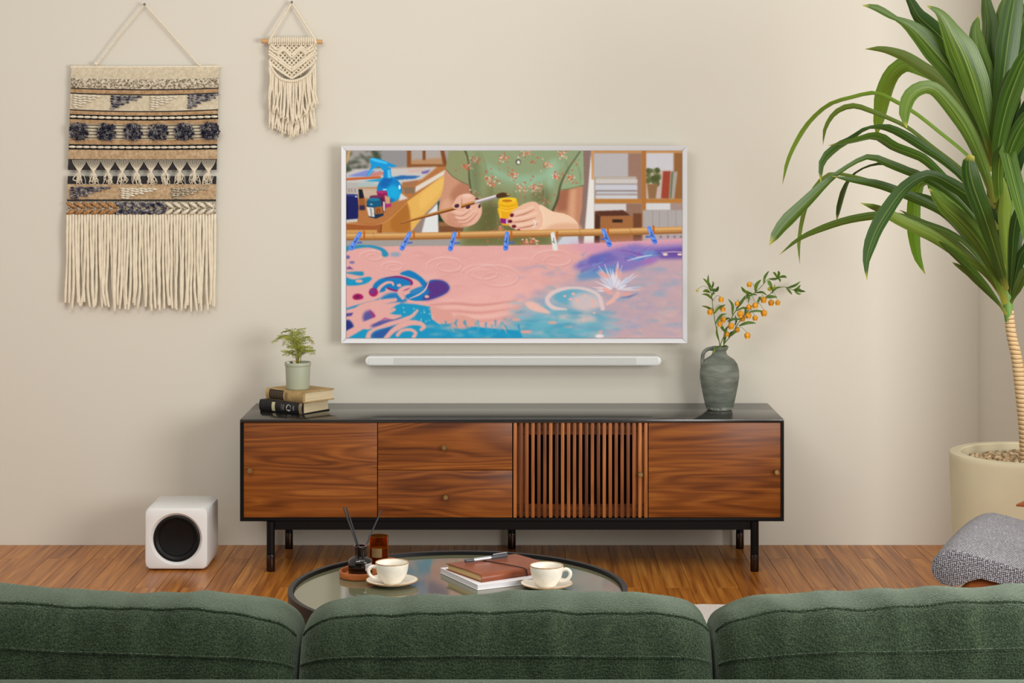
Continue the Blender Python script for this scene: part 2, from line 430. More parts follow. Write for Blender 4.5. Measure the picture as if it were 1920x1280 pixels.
# ------------------------------------------------------------------ soundbar
SBR = 6.60
c0, c1 = W(684.5, 668, SBR), W(1240.5, 685.5, SBR)
hz = (c0.z - c1.z) / 2; zc = (c0.z + c1.z) / 2
so = thing("soundbar", "slim white soundbar with rounded ends on the wall under the television", "soundbar", (0.02, WALL_Y - 0.03, c1.z))
def capsule(xa, xb, h, y0, y1, bev):
    pts = []
    for k in range(17): t = math.pi / 2 + math.pi * k / 16; pts.append((xa + h + h * math.cos(t), zc + h * math.sin(t)))
    for k in range(17): t = -math.pi / 2 + math.pi * k / 16; pts.append((xb - h + h * math.cos(t), zc + h * math.sin(t)))
    n = len(pts); V = []; cx = (xa + xb) / 2
    def sc(k): 
        return [((p[0] - (xa + h) if p[0] < cx else p[0] - (xb - h)) * k + ((xa + h) if p[0] < cx else (xb - h)), zc + (p[1] - zc) * k) for p in pts]
    rings = [(y1, 1.0), (y0 + bev, 1.0), (y0 + bev * 0.3, 1 - bev * 0.3 / h), (y0, 1 - bev / h)]
    for y, k in rings: V += [Vector((p[0], y, p[1])) for p in sc(k)]
    Fc = [(i * n + k, i * n + (k + 1) % n, (i + 1) * n + (k + 1) % n, (i + 1) * n + k) for i in range(3) for k in range(n)]
    Fc += [tuple(range(n)), tuple(3 * n + k for k in range(n))]
    q = B(); q.add(V, Fc); return q
part("body", capsule(c0.x, c1.x, hz, SBR, WALL_Y - 0.002, 0.004), m_white_plastic, so, 40)
g0, g1 = W(738, 671, SBR).x, W(1193, 671, SBR).x
q = B(); q.box(((g0 + g1) / 2, SBR - 0.0002, zc), (g1 - g0, 0.002, hz * 2 - 0.0085), 0.0008, 1)
part("grille", q, m_grille, so, label="pale grey cloth grille")
for xa, xb in ((c0.x + 0.012, g0 - 0.001), (g1 + 0.001, c1.x - 0.012)):
    part("end_panel", B().box(((xa + xb) / 2, SBR - 0.00005, zc), (xb - xa, 0.0016, hz * 2 - 0.0085), 0.0007, 1), mk("end_panel_plastic", rgb(222, 225, 221), 0.4), so)

# ------------------------------------------------------------------ subwoofer cube on the floor
SPX0, SPX1, SPF, SPD, SPH = W(271, 0, 6.27).x, W(389.5, 0, 6.27).x, 6.27, 0.235, 0.204
sx_, sw = (SPX0 + SPX1) / 2, SPX1 - SPX0
sp = thing("speaker", "white cube subwoofer with round black cone on the floor beside the sideboard", "speaker", (sx_, SPF + SPD / 2, 0))
zc_ = SPH / 2 + 0.004
RC = 0.086
# cabinet: rounded box whose front has a round recess
q = B(); n = 64
def rr(t, a, h, r):            # rounded rectangle outline by direction
    c, s = math.cos(t), math.sin(t)
    k = 1 / max(abs(c) / a, abs(s) / h)
    x, z = c * k, s * k
    if abs(x) > a - r and abs(z) > h - r:
        cx, cz = math.copysign(a - r, x), math.copysign(h - r, z)
        # ray / corner circle
        bq = -(c * cx + s * cz); cq = cx * cx + cz * cz - r * r
        k = -bq + math.sqrt(max(bq * bq - cq, 0)); x, z = c * k, s * k
    return x, z
ang = [2 * math.pi * k / n + math.pi / n for k in range(n)]
rings = []
A_, H_ = sw / 2, SPH / 2
for y, ins in ((SPF + SPD, 0.020), (SPF + SPD - 0.005, 0.008), (SPF + SPD - 0.016, 0.0), (SPF + 0.010, 0.0), (SPF + 0.003, 0.003), (SPF, 0.010)):
    rings.append([(y, *rr(t, A_ - ins, H_ - ins, 0.018)) for t in ang])
rings.append([(SPF, RC * math.cos(t), RC * math.sin(t) - 0.001) for t in ang])
rings.append([(SPF + 0.003, (RC - 0.003) * math.cos(t), (RC - 0.003) * math.sin(t) - 0.001) for t in ang])
rings.append([(SPF + 0.012, (RC - 0.010) * math.cos(t), (RC - 0.010) * math.sin(t) - 0.001) for t in ang])
V = [Vector((sx_ + x, y, zc_ + z)) for R in rings for (y, x, z) in R]
Fc = [(i * n + k, i * n + (k + 1) % n, (i + 1) * n + (k + 1) % n, (i + 1) * n + k) for i in range(len(rings) - 1) for k in range(n)]
Fc.append(tuple(range(n)))
q.add(V, Fc); part("cabinet", q, m_white_plastic, sp, 40)
def disc(prof, m, name, parent):
    q = B(); n = 56
    V = [Vector((sx_ + r * math.cos(2 * math.pi * k / n), SPF + y, zc_ - 0.001 + r * math.sin(2 * math.pi * k / n))) for r, y in prof for k in range(n)]
    Fc = [(i * n + k, i * n + (k + 1) % n, (i + 1) * n + (k + 1) % n, (i + 1) * n + k) for i in range(len(prof) - 1) for k in range(n)]
    Fc.append(tuple((len(prof) - 1) * n + k for k in range(n)))
    q.add(V, Fc); return part(name, q, m, parent, 50)
dr = disc([(RC - 0.0085, 0.014), (RC - 0.0085, 0.009), (RC - 0.011, 0.0065), (RC - 0.016, 0.005), (RC - 0.021, 0.0075), (RC - 0.0235, 0.012), (RC - 0.0255, 0.0125), (0.02, 0.02)], m_rubber, "surround", sp)
disc([(RC - 0.0255, 0.012), (RC - 0.0275, 0.0115), (0.045, 0.026), (0.034, 0.030), (0.026, 0.026), (0.015, 0.0235), (0.002, 0.0225)], m_cone, "cone", sp)
for ax in (-1, 1):
    for ay in (-1, 1):
        part("foot", B().lathe([(0.010, 0), (0.0115, 0.001), (0.0115, 0.0055)], 16, (sx_ + ax * 0.07, SPF + SPD / 2 + ay * 0.08, 0)), m_rubber, sp)
# ------------------------------------------------------------------ picture on the television screen
SX0, SX1, SY0, SY1 = 650, 1279, 282, 634
SS = 2
PW, PH = (SX1 - SX0) * SS, (SY1 - SY0) * SS
IMG = np.zeros((PH, PW, 3), np.float32)
def _blur(m, r):
    r = int(round(r * SS))
    if r < 1: return m
    for ax in (0, 1):
        for _ in range(2):
            p = np.pad(m, [(r, r) if a == ax else (0, 0) for a in (0, 1)], mode='edge')
            c = np.cumsum(p, axis=ax, dtype=np.float64)
            c = np.concatenate([np.zeros_like(np.take(c, [0], axis=ax)), c], axis=ax)
            k = 2 * r + 1; L = m.shape[ax]
            m = ((np.take(c, range(k, k + L), axis=ax) - np.take(c, range(0, L), axis=ax)) / k).astype(np.float32)
    return m
def _put(mask, x0, y0, col, alpha):
    h, w = mask.shape
    X0, Y0 = max(x0, 0), max(y0, 0); X1, Y1 = min(x0 + w, PW), min(y0 + h, PH)
    if X1 <= X0 or Y1 <= Y0: return
    m = (mask[Y0 - y0:Y1 - y0, X0 - x0:X1 - x0] * alpha)[..., None]
    IMG[Y0:Y1, X0:X1] = IMG[Y0:Y1, X0:X1] * (1 - m) + np.array(col, np.float32) * m
def _bbox(P, pad):
    x = [(p[0] - SX0) * SS for p in P]; y = [(p[1] - SY0) * SS for p in P]
    return int(math.floor(min(x) - pad)), int(math.floor(min(y) - pad)), int(math.ceil(max(x) + pad)), int(math.ceil(max(y) + pad))
def _sm(P, closed=True, k=6):
    if not closed: return [(v.x, v.y) for v in spline([Vector((p[0], p[1], 0)) for p in P], max(len(P) * k, 3))]
    n = len(P); out = []
    for i in range(n):
        a, b_, c, d = [Vector((P[(i + j) % n][0], P[(i + j) % n][1], 0)) for j in (-1, 0, 1, 2)]
        for s in range(k):
            u = s / k
            v = 0.5 * ((2 * b_) + (c - a) * u + (2 * a - 5 * b_ + 4 * c - d) * u * u + (3 * b_ - a - 3 * c + d) * u ** 3)
            out.append((v.x, v.y))
    return out
def fill(P, col, blur=0.0, smooth=False, alpha=1.0):
    if smooth: P = _sm(P)
    pad = int(blur * SS * 4) + 3
    x0, y0, x1, y1 = _bbox(P, pad)
    if x1 <= x0 or y1 <= y0: return
    gy, gx = np.mgrid[y0:y1, x0:x1]; gx = (gx + 0.5) / SS + SX0; gy = (gy + 0.5) / SS + SY0
    ins = np.zeros(gx.shape, bool); n = len(P)
    for i in range(n):
        xa, ya = P[i]; xb, yb = P[(i + 1) % n]
        if ya == yb: continue
        c = (ya > gy) != (yb > gy)
        ins ^= c & (gx < (xb - xa) * (gy - ya) / (yb - ya) + xa)
    _put(_blur(ins.astype(np.float32), blur), x0, y0, col, alpha)
def stroke(P, w, col, blur=0.0, alpha=1.0, smooth=True):
    if smooth and len(P) > 2: P = _sm(P, False)
    n = len(P); ws = list(w) if hasattr(w, '__len__') else [w, w]
    pad = int((max(ws) + blur * 4) * SS) + 3
    x0, y0, x1, y1 = _bbox(P, pad)
    gy, gx = np.mgrid[y0:y1, x0:x1]; gx = (gx + 0.5) / SS + SX0; gy = (gy + 0.5) / SS + SY0
    best = np.full(gx.shape, 1e9)
    for i in range(n - 1):
        xa, ya = P[i]; xb, yb = P[i + 1]
        dx, dy = xb - xa, yb - ya; L = dx * dx + dy * dy + 1e-9
        t = np.clip(((gx - xa) * dx + (gy - ya) * dy) / L, 0, 1)
        d = np.hypot(gx - xa - t * dx, gy - ya - t * dy)
        f = (i + t) / (n - 1)
        wi = np.interp(f, np.linspace(0, 1, len(ws)), ws) / 2
        best = np.minimum(best, d - wi)
    m = np.clip(0.5 - best * SS, 0, 1).astype(np.float32)
    _put(_blur(m, blur), x0, y0, col, alpha)
def ell(cx, cy, rx, ry, col, blur=0.0, alpha=1.0, rot=0.0):
    c, s = math.cos(rot), math.sin(rot)
    fill([(cx + rx * math.cos(t) * c - ry * math.sin(t) * s, cy + rx * math.cos(t) * s + ry * math.sin(t) * c) for t in np.linspace(0, 2 * math.pi, 33)[:-1]], col, blur, False, alpha)
def rect(x0, y0, x1, y1, col, blur=0.0, alpha=1.0): fill([(x0, y0), (x1, y0), (x1, y1), (x0, y1)], col, blur, False, alpha)

def paint():
    R = random.Random(3)
    IMG[:] = (164, 155, 148)
    # --- far left: foliage, easel
    for _ in range(40):
        x, y = R.uniform(650, 716), R.uniform(282, 322)
        ell(x, y, R.uniform(4, 10), R.uniform(2, 5), R.choice([(72, 82, 60), (52, 62, 44), (104, 110, 92), (60, 72, 48)]), 2.0, 0.6, R.uniform(-1, 1))
    rect(716, 282, 763, 314, (150, 145, 143), 2)
    stroke([(656, 283), (650, 305)], 5, (206, 160, 95), 1)
    rect(772, 282, 794, 309, (176, 165, 155), 1.5); rect(797, 282, 828, 309, (180, 168, 158), 1.5)
    fill([(772, 300), (830, 296), (834, 312), (770, 312)], (186, 140, 100), 2)
    rect(763.5, 281, 771.5, 315, (142, 82, 38), 0.8); rect(793, 281, 798.5, 300, (128, 70, 34), 0.8)
    fill([(826, 281), (833, 281), (840, 312), (832, 312)], (130, 72, 32), 0.8); rect(767, 308, 838, 314, (138, 84, 44), 1)
    # --- table with art sheets
    fill([(645, 330), (700, 316), (845, 312), (840, 322), (768, 380), (716, 424), (645, 424)], (184, 116, 62), 0.6)
    fill([(648, 326), (668, 317), (820, 313), (792, 336), (760, 345), (700, 350), (648, 350)], (205, 196, 190), 1.5)
    fill([(650, 331), (688, 319), (706, 320), (694, 332)], (128, 140, 205), 1.5)
    fill([(688, 328), (714, 320), (726, 326), (700, 333)], (205, 130, 120), 1.5)
    fill([(682, 340), (720, 333), (745, 331), (760, 335), (722, 341)], (30, 158, 205), 1.2)
    fill([(738, 333), (752, 329), (790, 330), (778, 335), (745, 337)], (38, 104, 170), 1.2)
    fill([(790, 322), (808, 318), (802, 325), (792, 326)], (118, 100, 160), 1.2); fill([(768, 318), (800, 316), (790, 322), (765, 324)], (215, 180, 165), 1.5)
    fill([(650, 342), (700, 342), (712, 350), (650, 352)], (176, 190, 184), 1); rect(656, 353, 710, 372, (206, 190, 172), 2, 0.8)
    fill([(754, 342), (785, 338), (778, 348), (757, 350)], (168, 112, 76), 1)
    fill([(756, 351), (780, 351), (779, 363), (760, 363)], (138, 108, 84), 1)
    fill([(780, 350), (836, 318), (838, 325), (779, 361)], (228, 216, 200), 0.8)
    fill([(764, 378), (836, 326), (834, 360), (772, 436)], (232, 178, 88), 0.6)
    fill([(790, 365), (834, 332), (832, 352), (792, 392)], (238, 188, 98), 2, 0.8)
    fill([(716, 422), (764, 378), (772, 436), (716, 436)], (190, 124, 52), 0.5)
    fill([(735, 410), (764, 382), (768, 432), (737, 432)], (176, 108, 40), 2, 0.6)
    rect(648, 420, 716, 437, (163, 88, 40), 0.5); rect(648, 431, 708, 437, (206, 150, 82), 0.5); stroke([(716, 420), (715, 436)], 1.5, (110, 55, 22))
    stroke([(648, 419), (717, 419), (765, 379)], 1.2, (214, 150, 92), 0.4)
    # white leg, dark corner behind the arm
    fill([(786, 437), (770, 437), (800, 398), (824, 376), (824, 437)], (150, 128, 118), 1)
    fill([(791, 437), (799, 405), (822, 380), (823, 437)], (228, 226, 222), 0.8)
    fill([(821, 380), (832, 370), (838, 418), (823, 420)], (28, 52, 34), 0.8); rect(823, 420, 872, 437, (122, 76, 46), 1); rect(823, 416, 848, 424, (150, 104, 66), 1)
    # --- right background: shelf
    rect(1108, 282, 1281, 460, (168, 142, 126), 1)
    rect(1113, 287, 1178, 332, (186, 178, 176), 1.2); rect(1178, 287, 1204, 373, (156, 118, 100), 1.5)
    rect(1211, 285, 1264, 321, (206, 200, 200), 1.2); rect(1211, 320, 1264, 373, (198, 176, 164), 1.5)
    rect(1263, 283, 1282, 373, (150, 98, 52), 1.5)
    rect(1112, 281, 1281, 287, (196, 140, 84), 0.8)
    for i, (y0, y1, c) in enumerate([(331, 345, (186, 172, 158)), (336, 344, (206, 198, 190)), (345, 349, (142, 128, 126)), (346, 357, (202, 200, 204)), (357, 360, (126, 118, 118)), (359, 364, (198, 194, 196)), (364, 366, (150, 142, 140)), (366, 374, (206, 203, 204))]):
        rect(1116 + (i % 3), y0, 1193 + (i % 2) * 2, y1, c, 0.9)
    for _ in range(28):
        ell(1224 + R.uniform(-11, 11), 332 + R.uniform(-14, 14), R.uniform(3, 6), R.uniform(3, 6), R.choice([(92, 98, 52), (74, 82, 40), (112, 116, 66)]), 1.2, 0.8)
    fill([(1213, 345), (1233, 345), (1229, 373), (1216, 373)], (146, 106, 68), 1)
    fill([(1243, 321), (1257, 321), (1254, 373), (1239, 372)], (160, 66, 44), 1); fill([(1258, 322), (1263, 322), (1260, 372), (1255, 372)], (104, 118, 88), 1)
    fill([(1263, 322), (1270, 322), (1264, 371), (1259, 371)], (172, 158, 148), 1)
    rect(1112, 373, 1281, 381, (186, 122, 54), 0.8); rect(1203, 281, 1211, 460, (176, 112, 52), 0.8)
    rect(1113, 382, 1203, 460, (150, 112, 92), 1); rect(1114, 382, 1174, 396, (214, 206, 202), 1)
    fill([(1116, 396), (1168, 394), (1182, 404), (1126, 407)], (88, 46, 28), 0.8); fill([(1116, 396), (1126, 406), (1124, 460), (1113, 460)], (74, 40, 24), 1)
    rect(1126, 405, 1187, 460, (164, 104, 58), 0.8); rect(1187, 400, 1203, 460, (112, 66, 40), 1.2); rect(1148, 411.5, 1167, 417, (42, 24, 18), 0.8)
    rect(1211, 381, 1257, 394, (214, 210, 208), 1); rect(1257, 381, 1281, 394, (166, 140, 128), 1); rect(1205, 394, 1281, 460, (176, 166, 162), 1)
    for x in (1223, 1236, 1252, 1267): stroke([(x, 395), (x, 450)], 1.0, (150, 140, 136), 0.5)
    for x in (1212, 1226, 1239, 1252, 1264, 1276): ell(x, 444, 2.0, 2.4, (120, 104, 96), 0.6)
    fill([(1092, 281), (1108, 281), (1097, 460), (1081, 460)], (140, 112, 102), 0.8)
    fill([(1108, 290), (1114, 340), (1114, 460), (1094, 460), (1100, 390)], (232, 226, 218), 1); stroke([(1111, 283), (1111, 335)], 4, (206, 150, 92), 0.8)
    fill([(1060, 438), (1082, 428), (1086, 462), (1040, 462)], (206, 206, 214), 1.2)
    # --- the painter: arms, dress, hands (head is outside the picture)
    skin, dsk, lsk = (226, 172, 142), (186, 124, 92), (246, 208, 178)
    fill([(836, 318), (832, 348), (824, 384), (825, 402), (838, 420), (860, 426), (880, 420), (890, 366), (880, 345), (856, 328)], (206, 148, 116), 0.4, True)
    fill([(866, 340), (884, 346), (886, 372), (852, 376), (846, 362)], (170, 104, 76), 3, True, 0.6)
    fill([(1046, 350), (1093, 350), (1091, 390), (1086, 420), (1076, 430), (1052, 402), (1036, 398)], (196, 134, 100), 0.4)
    fill([(1040, 372), (1056, 352), (1068, 352), (1062, 396), (1044, 396)], (150, 88, 62), 3, False, 0.7)
    fill([(1070, 356), (1080, 354), (1078, 420), (1066, 404)], (226, 170, 132), 3, False, 0.7)
    dress = (146, 158, 116)
    fill([(843, 278), (836, 316), (850, 332), (866, 342), (879, 347), (884, 320), (884, 278)], (146, 148, 104), 0.3)
    fill([(876, 278), (879, 344), (885, 369), (884, 400), (870, 428), (858, 465), (1033, 465), (1036, 400), (1044, 372), (1052, 345), (1066, 316), (1085, 290), (1093, 278)], dress, 0.3)
    fill([(1093, 278), (1094, 300), (1095, 347), (1072, 353), (1049, 357), (1055, 336), (1066, 316), (1085, 288)], (150, 168, 126), 0.3)
    fill([(884, 372), (960, 384), (1036, 396), (1034, 465), (862, 465), (874, 424)], (112, 108, 62), 9, False, 0.95)
    fill([(900, 300), (925, 330), (990, 352), (1040, 330), (1060, 300), (1010, 326), (960, 330), (930, 316)], (152, 188, 154), 5, False, 0.8)
    fill([(890, 282), (902, 282), (912, 346), (898, 346)], (134, 140, 92), 4, False, 0.6); fill([(905, 344), (990, 366), (1030, 356), (1030, 382), (900, 378)], (132, 132, 84), 6, False, 0.7)
    fill([(1030, 300), (1046, 296), (1036, 352), (1022, 372)], (160, 192, 158), 4, False, 0.7)
    stroke([(872, 281), (878, 300), (881, 340), (886, 370)], [4, 2, 4, 2], (84, 84, 54), 0.6, 0.9)
    stroke([(1088, 284), (1066, 316), (1052, 344), (1045, 374), (1036, 396)], [2, 2, 3, 4, 5], (72, 70, 44), 0.8, 0.9)
    stroke([(836, 317), (852, 333), (879, 347)], 1.4, (104, 104, 68), 0.5); stroke([(1095, 347), (1072, 353), (1050, 356)], 1.4, (112, 116, 80), 0.5)
    stroke([(1019, 356), (1018, 380)], 1.6, (84, 82, 50), 0.6)
    # flower print
    def spray(cx, cy, n, sp):
        for _ in range(n):
            x, y = cx + R.gauss(0, sp), cy + R.gauss(0, sp * 0.8)
            ell(x, y, R.uniform(0.9, 1.9), R.uniform(0.9, 1.7), R.choice([(222, 112, 80), (236, 190, 160), (206, 78, 58), (240, 204, 178), (226, 140, 108)]), 0.3)
    for cx, cy in [(889, 300), (920, 336), (924, 345), (962, 328), (1002, 350), (1008, 356), (990, 286), (944, 296), (1028, 308), (1042, 332), (1020, 378), (876, 312), (1068, 334), (1054, 290), (978, 352), (940, 428), (985, 454), (1000, 452), (888, 364)]:
        spray(cx, cy, 24, 5.4)
    for _ in range(110):
        x, y = R.uniform(846, 1090), R.uniform(284, 458)
        if (x < 884 and y > 322) or (x > 1046 and y > 344) or (x < 900 and y > 360): continue
        ell(x, y, R.uniform(1.2, 2.6), R.uniform(1.0, 2.2), R.choice([(206, 102, 74), (196, 92, 66), (182, 112, 84)]), 0.4, 0.85)
    ell(972, 304, 5, 5.6, (92, 82, 66), 0.5); ell(972.4, 304.4, 3.0, 3.4, (236, 232, 224), 0.4); ell(972, 295, 1.6, 2, (226, 220, 206), 0.3)
    stroke([(955, 282), (966, 290), (972, 295), (980, 290), (990, 283)], 0.8, (176, 164, 130), 0.3, 0.8)
    # soft folds and shade over the dress and arms
    fill([(880, 300), (896, 300), (902, 372), (886, 372)], (98, 104, 66), 4, False, 0.5)
    fill([(996, 358), (1034, 350), (1030, 396), (1002, 400)], (98, 100, 62), 6, False, 0.5)
    fill([(906, 384), (936, 384), (930, 440), (896, 440)], (92, 90, 48), 7, False, 0.6)
    fill([(968, 390), (1004, 436), (960, 440)], (84, 82, 44), 6, False, 0.5)
    for k in range(16):
        x = R.uniform(900, 1030); stroke([(x, R.uniform(320, 380)), (x + R.uniform(-8, 8), R.uniform(400, 460))], [0.6, 2.2, 0.6], R.choice([(90, 92, 54), (150, 160, 112)]), 1.4, 0.4)
    for x, y, w_ in ((905, 292, 1.4), (1060, 300, 1.6), (1082, 308, 1.4)): stroke([(x, y), (x + 6, y + 20), (x + 4, y + 40)], [0.8, 3, 0.8], (110, 118, 80), 1.4, 0.5)
    fill([(828, 386), (838, 372), (846, 384), (842, 410), (832, 408)], (226, 172, 140), 3, True, 0.7)
    # yellow paint jar
    fill([(936, 388), (971, 386), (972, 396), (969, 420), (956, 423), (941, 420), (936, 404)], (238, 170, 20), 0.3, True)
    fill([(936, 374), (948, 371), (966, 371), (969, 376), (969, 388), (938, 390)], (243, 186, 20), 0.3, True)
    ell(952.5, 375, 15, 4.2, (250, 206, 40), 0.4); ell(951, 376.4, 10, 2.5, (196, 118, 14), 0.5)
    stroke([(937, 384), (952, 387), (969, 383)], 1.4, (214, 138, 12), 0.4); stroke([(936, 392), (952, 396), (970, 391)], 1.6, (252, 214, 70), 0.5)
    fill([(938, 409), (953, 411), (953, 420), (939, 418)], (140, 20, 122), 0.3); rect(949, 411, 952.5, 420, (226, 190, 200), 0.4)
    stroke([(938, 396), (939, 408)], 2.0, (252, 206, 60), 0.6)
    # left hand under the brush
    fill([(849, 384), (858, 369), (870, 364), (884, 364), (893, 372), (902, 384), (904, 398), (898, 412), (888, 421), (872, 425), (856, 421), (842, 408), (838, 396)], (232, 178, 152), 0.3, True)
    fill([(838, 400), (850, 400), (862, 418), (880, 424), (856, 426), (842, 416)], (204, 140, 112), 2, True, 0.8)
    for P in ([(848, 402), (866, 405), (882, 394)], [(852, 412), (872, 412), (890, 398)], [(862, 420), (880, 416), (896, 400)], [(866, 372), (866, 382), (858, 392)]):
        stroke(P, [0.8, 1.6, 0.8], (172, 104, 84), 0.5, 0.9)
    for P in ([(852, 395), (868, 399), (884, 390)], [(856, 407), (874, 408), (892, 394)]): stroke(P, 3, (244, 200, 176), 1.2, 0.7)
    ell(876, 367, 9, 3.5, (244, 206, 186), 1.5, 0.8)
    # brush
    stroke([(753, 418.5), (800, 405), (860, 388.5), (895, 378.5)], [2.6, 5.5, 7, 5.5], (128, 68, 26), 0.2, 1, False)
    stroke([(753, 417.6), (800, 403.4), (860, 386.6), (895, 377)], [1.0, 2.0, 2.4, 2.2], (222, 160, 84), 0.4, 1, False)
    stroke([(893, 379), (932, 368)], [6.5, 6.8], (196, 180, 178), 0.2, 1, False); stroke([(894, 377.2), (932, 366.4)], 1.8, (246, 240, 236), 0.4, 1, False); stroke([(894, 381), (932, 370)], 1.2, (104, 92, 92), 0.4, 1, False)
    fill([(931, 365), (942, 361), (952, 363), (957, 365), (950, 369), (938, 371), (932, 371)], (76, 48, 20), 0.3, True); ell(953, 364.6, 3.0, 1.0, (232, 190, 110), 0.4)
    fill([(850, 382), (862, 378), (865, 390), (858, 393), (850, 390)], (230, 176, 152), 0.4, True)
    for x, y, rx, ry, a in ((857, 386, 4.6, 3.5, -0.3), (878, 388, 4.4, 3.2, -0.5), (899.5, 386.5, 2.2, 3.8, 0.2)):
        ell(x, y, rx, ry, (52, 20, 38), 0.3, 1, a); ell(x - 1, y - 1, 1.2, 0.8, (150, 120, 130), 0.3, 0.8)
    ell(894, 373, 3.5, 1.4, (110, 30, 44), 0.3)
    # right hand and forearm
    fill([(1010, 384), (1036, 396), (1062, 402), (1080, 414), (1086, 428), (1080, 434), (1040, 436), (1000, 434), (1012, 420)], (244, 204, 172), 0.4, True)
    fill([(1040, 420), (1084, 420), (1086, 434), (1020, 436)], (222, 166, 130), 2.5, True, 0.7)
    fill([(972, 388), (985, 381), (1000, 378), (1009, 382), (1017, 398), (1020, 414), (1012, 428), (996, 433), (976, 434), (966, 430), (956, 424), (952, 414), (956, 404), (958, 399)], (236, 186, 156), 0.3, True)
    for P in ([(966, 406), (984, 401), (1002, 393)], [(962, 417), (984, 414), (1004, 408)], [(972, 428), (990, 425), (1008, 420)]):
        stroke(P, [1.0, 1.8, 0.8], (164, 92, 74), 0.4, 0.95)
    for P in ([(966, 399), (984, 394), (1000, 387)], [(962, 410), (984, 407), (1006, 400)], [(970, 422), (990, 419), (1010, 414)]): stroke(P, 3.2, (248, 210, 186), 1.2, 0.75)
    stroke([(1001, 413), (1004, 418), (1002, 424), (999, 426)], 1.8, (240, 234, 228), 0.3)
    stroke([(1012, 388), (1019, 404), (1019, 420)], 1.6, (253, 226, 200), 0.8)
    for x, y, rx, ry, a in ((960, 403.5, 3.8, 3.4, -0.2), (956.5, 415, 4.4, 3.2, 0), (964, 424.5, 4.4, 2.9, 0), (972.5, 432, 3.6, 2.4, 0)):
        ell(x, y, rx, ry, (104, 14, 40), 0.3, 1, a)
    # --- things on the table at left
    fill([(650, 338), (672, 338), (674, 366), (648, 366)], (186, 178, 170), 0.6, False, 0.85); stroke([(652, 341), (671, 341)], 1, (226, 222, 216), 0.4)
    for x in (655, 660, 666): stroke([(x, 354), (x + 1, 360)], 1.2, (120, 104, 98), 0.4)
    fill([(648, 365), (671, 365), (673, 388), (672, 414), (648, 415)], (22, 28, 92), 0.4); ell(656, 366, 16, 2.2, (52, 58, 128), 0.5)
    fill([(648, 412), (672, 410), (671, 416), (648, 418)], (206, 196, 182), 0.5); ell(668.5, 368.6, 2, 1.4, (240, 240, 246), 0.3); rect(648, 380, 653, 410, (14, 18, 66), 2)
    fill([(673, 355), (680, 355), (684, 372), (674, 373)], (20, 22, 30), 0.6); fill([(674, 373), (684, 371), (686, 393), (675, 394)], (158, 92, 40), 0.6); rect(675, 385, 685, 394, (48, 34, 66), 0.8)
    # spray bottle
    ell(731, 356, 23.5, 23.5, (4, 128, 196), 0.5); ell(737, 362, 15, 15, (22, 178, 224), 3.0, 0.85); ell(722, 345, 10, 7, (3, 96, 168), 2.5, 0.8); ell(727, 375, 14, 4, (4, 96, 170), 2, 0.8)
    ell(750, 351, 2.2, 4.2, (236, 248, 252), 0.6); ell(722, 355.5, 4, 1.6, (150, 220, 240), 0.6)
    fill([(719, 340), (720, 316), (733, 314), (735, 336), (737, 342)], (10, 138, 206), 0.4); fill([(727, 318), (732, 318), (734, 336), (728, 336)], (92, 200, 238), 1.0)
    fill([(694, 299), (699, 296), (713, 298), (730, 305), (746, 312), (736, 314), (728, 311), (731, 318), (719, 320), (712, 312), (701, 316), (694, 330), (688, 331), (697, 312)], (16, 150, 216), 0.5)
    fill([(694, 299), (699, 296), (728, 305), (726, 308), (704, 303)], (70, 196, 244), 0.8); stroke([(716, 320), (700, 318), (691, 330)], 1.6, (120, 200, 226), 0.6)
    rect(718, 334, 736, 342, (6, 100, 176), 0.8)
    fill([(752, 362), (766, 372), (748, 377)], (220, 210, 206), 0.8)
    stroke([(648, 336.2), (713, 332.4)], 4.0, (192, 84, 34), 0.3); stroke([(648, 335), (713, 331.2)], 1.0, (224, 130, 70), 0.3)
    # paint pots
    fill([(707, 359), (726, 358), (728, 370), (733, 374), (733, 387), (722, 390), (710, 372)], (150, 22, 84), 0.4); fill([(722, 366), (732, 370), (732, 384), (724, 386)], (206, 160, 116), 0.5); rect(722, 382, 734, 388, (176, 40, 124), 0.6); ell(716, 360, 9.5, 2.4, (184, 46, 108), 0.4)
    fill([(694, 369), (717, 367), (723, 378), (723, 397), (712, 398), (694, 376)], (86, 26, 62), 0.4); ell(706, 368.6, 12, 2.6, (120, 44, 84), 0.4); rect(719, 378, 722.5, 396, (220, 206, 198), 0.4)
    fill([(688, 384), (714, 383), (719, 390), (720, 404), (706, 410), (693, 407)], (20, 46, 74), 0.4); fill([(688, 388), (702, 389), (703, 407), (692, 405)], (222, 216, 208), 0.4); stroke([(696, 391), (697.5, 404)], 2.4, (140, 132, 126), 0.5)
    fill([(703, 388), (718, 386), (719, 400), (704, 402)], (176, 100, 36), 0.5); stroke([(708, 392), (708, 400)], 1.2, (60, 30, 30), 0.4); stroke([(711, 391), (713, 398)], 1.2, (60, 30, 60), 0.4)
    fill([(688, 378), (692, 373), (712, 372), (716, 378), (716, 387), (702, 389), (689, 386)], (12, 86, 122), 0.3); ell(702, 374, 11, 3.2, (30, 120, 152), 0.4); ell(697, 383, 2.4, 1.2, (170, 214, 226), 0.4)
    # --- bamboo pole
    rod = [(646, 444), (760, 443), (860, 441), (960, 438.5), (1060, 436.5), (1160, 434.5), (1282, 431)]
    stroke(rod, 13, (196, 138, 76), 0.3); stroke([(x, y - 3) for x, y in rod], 4, (226, 176, 112), 1.2); stroke([(x, y + 5) for x, y in rod], 2.6, (142, 88, 40), 0.9)
    for x, y in ((700, 442), (846, 441), (1086, 436), (1180, 433)): stroke([(x, y - 6), (x + 4, y + 5)], 1.2, (150, 96, 50), 0.8, 0.6)
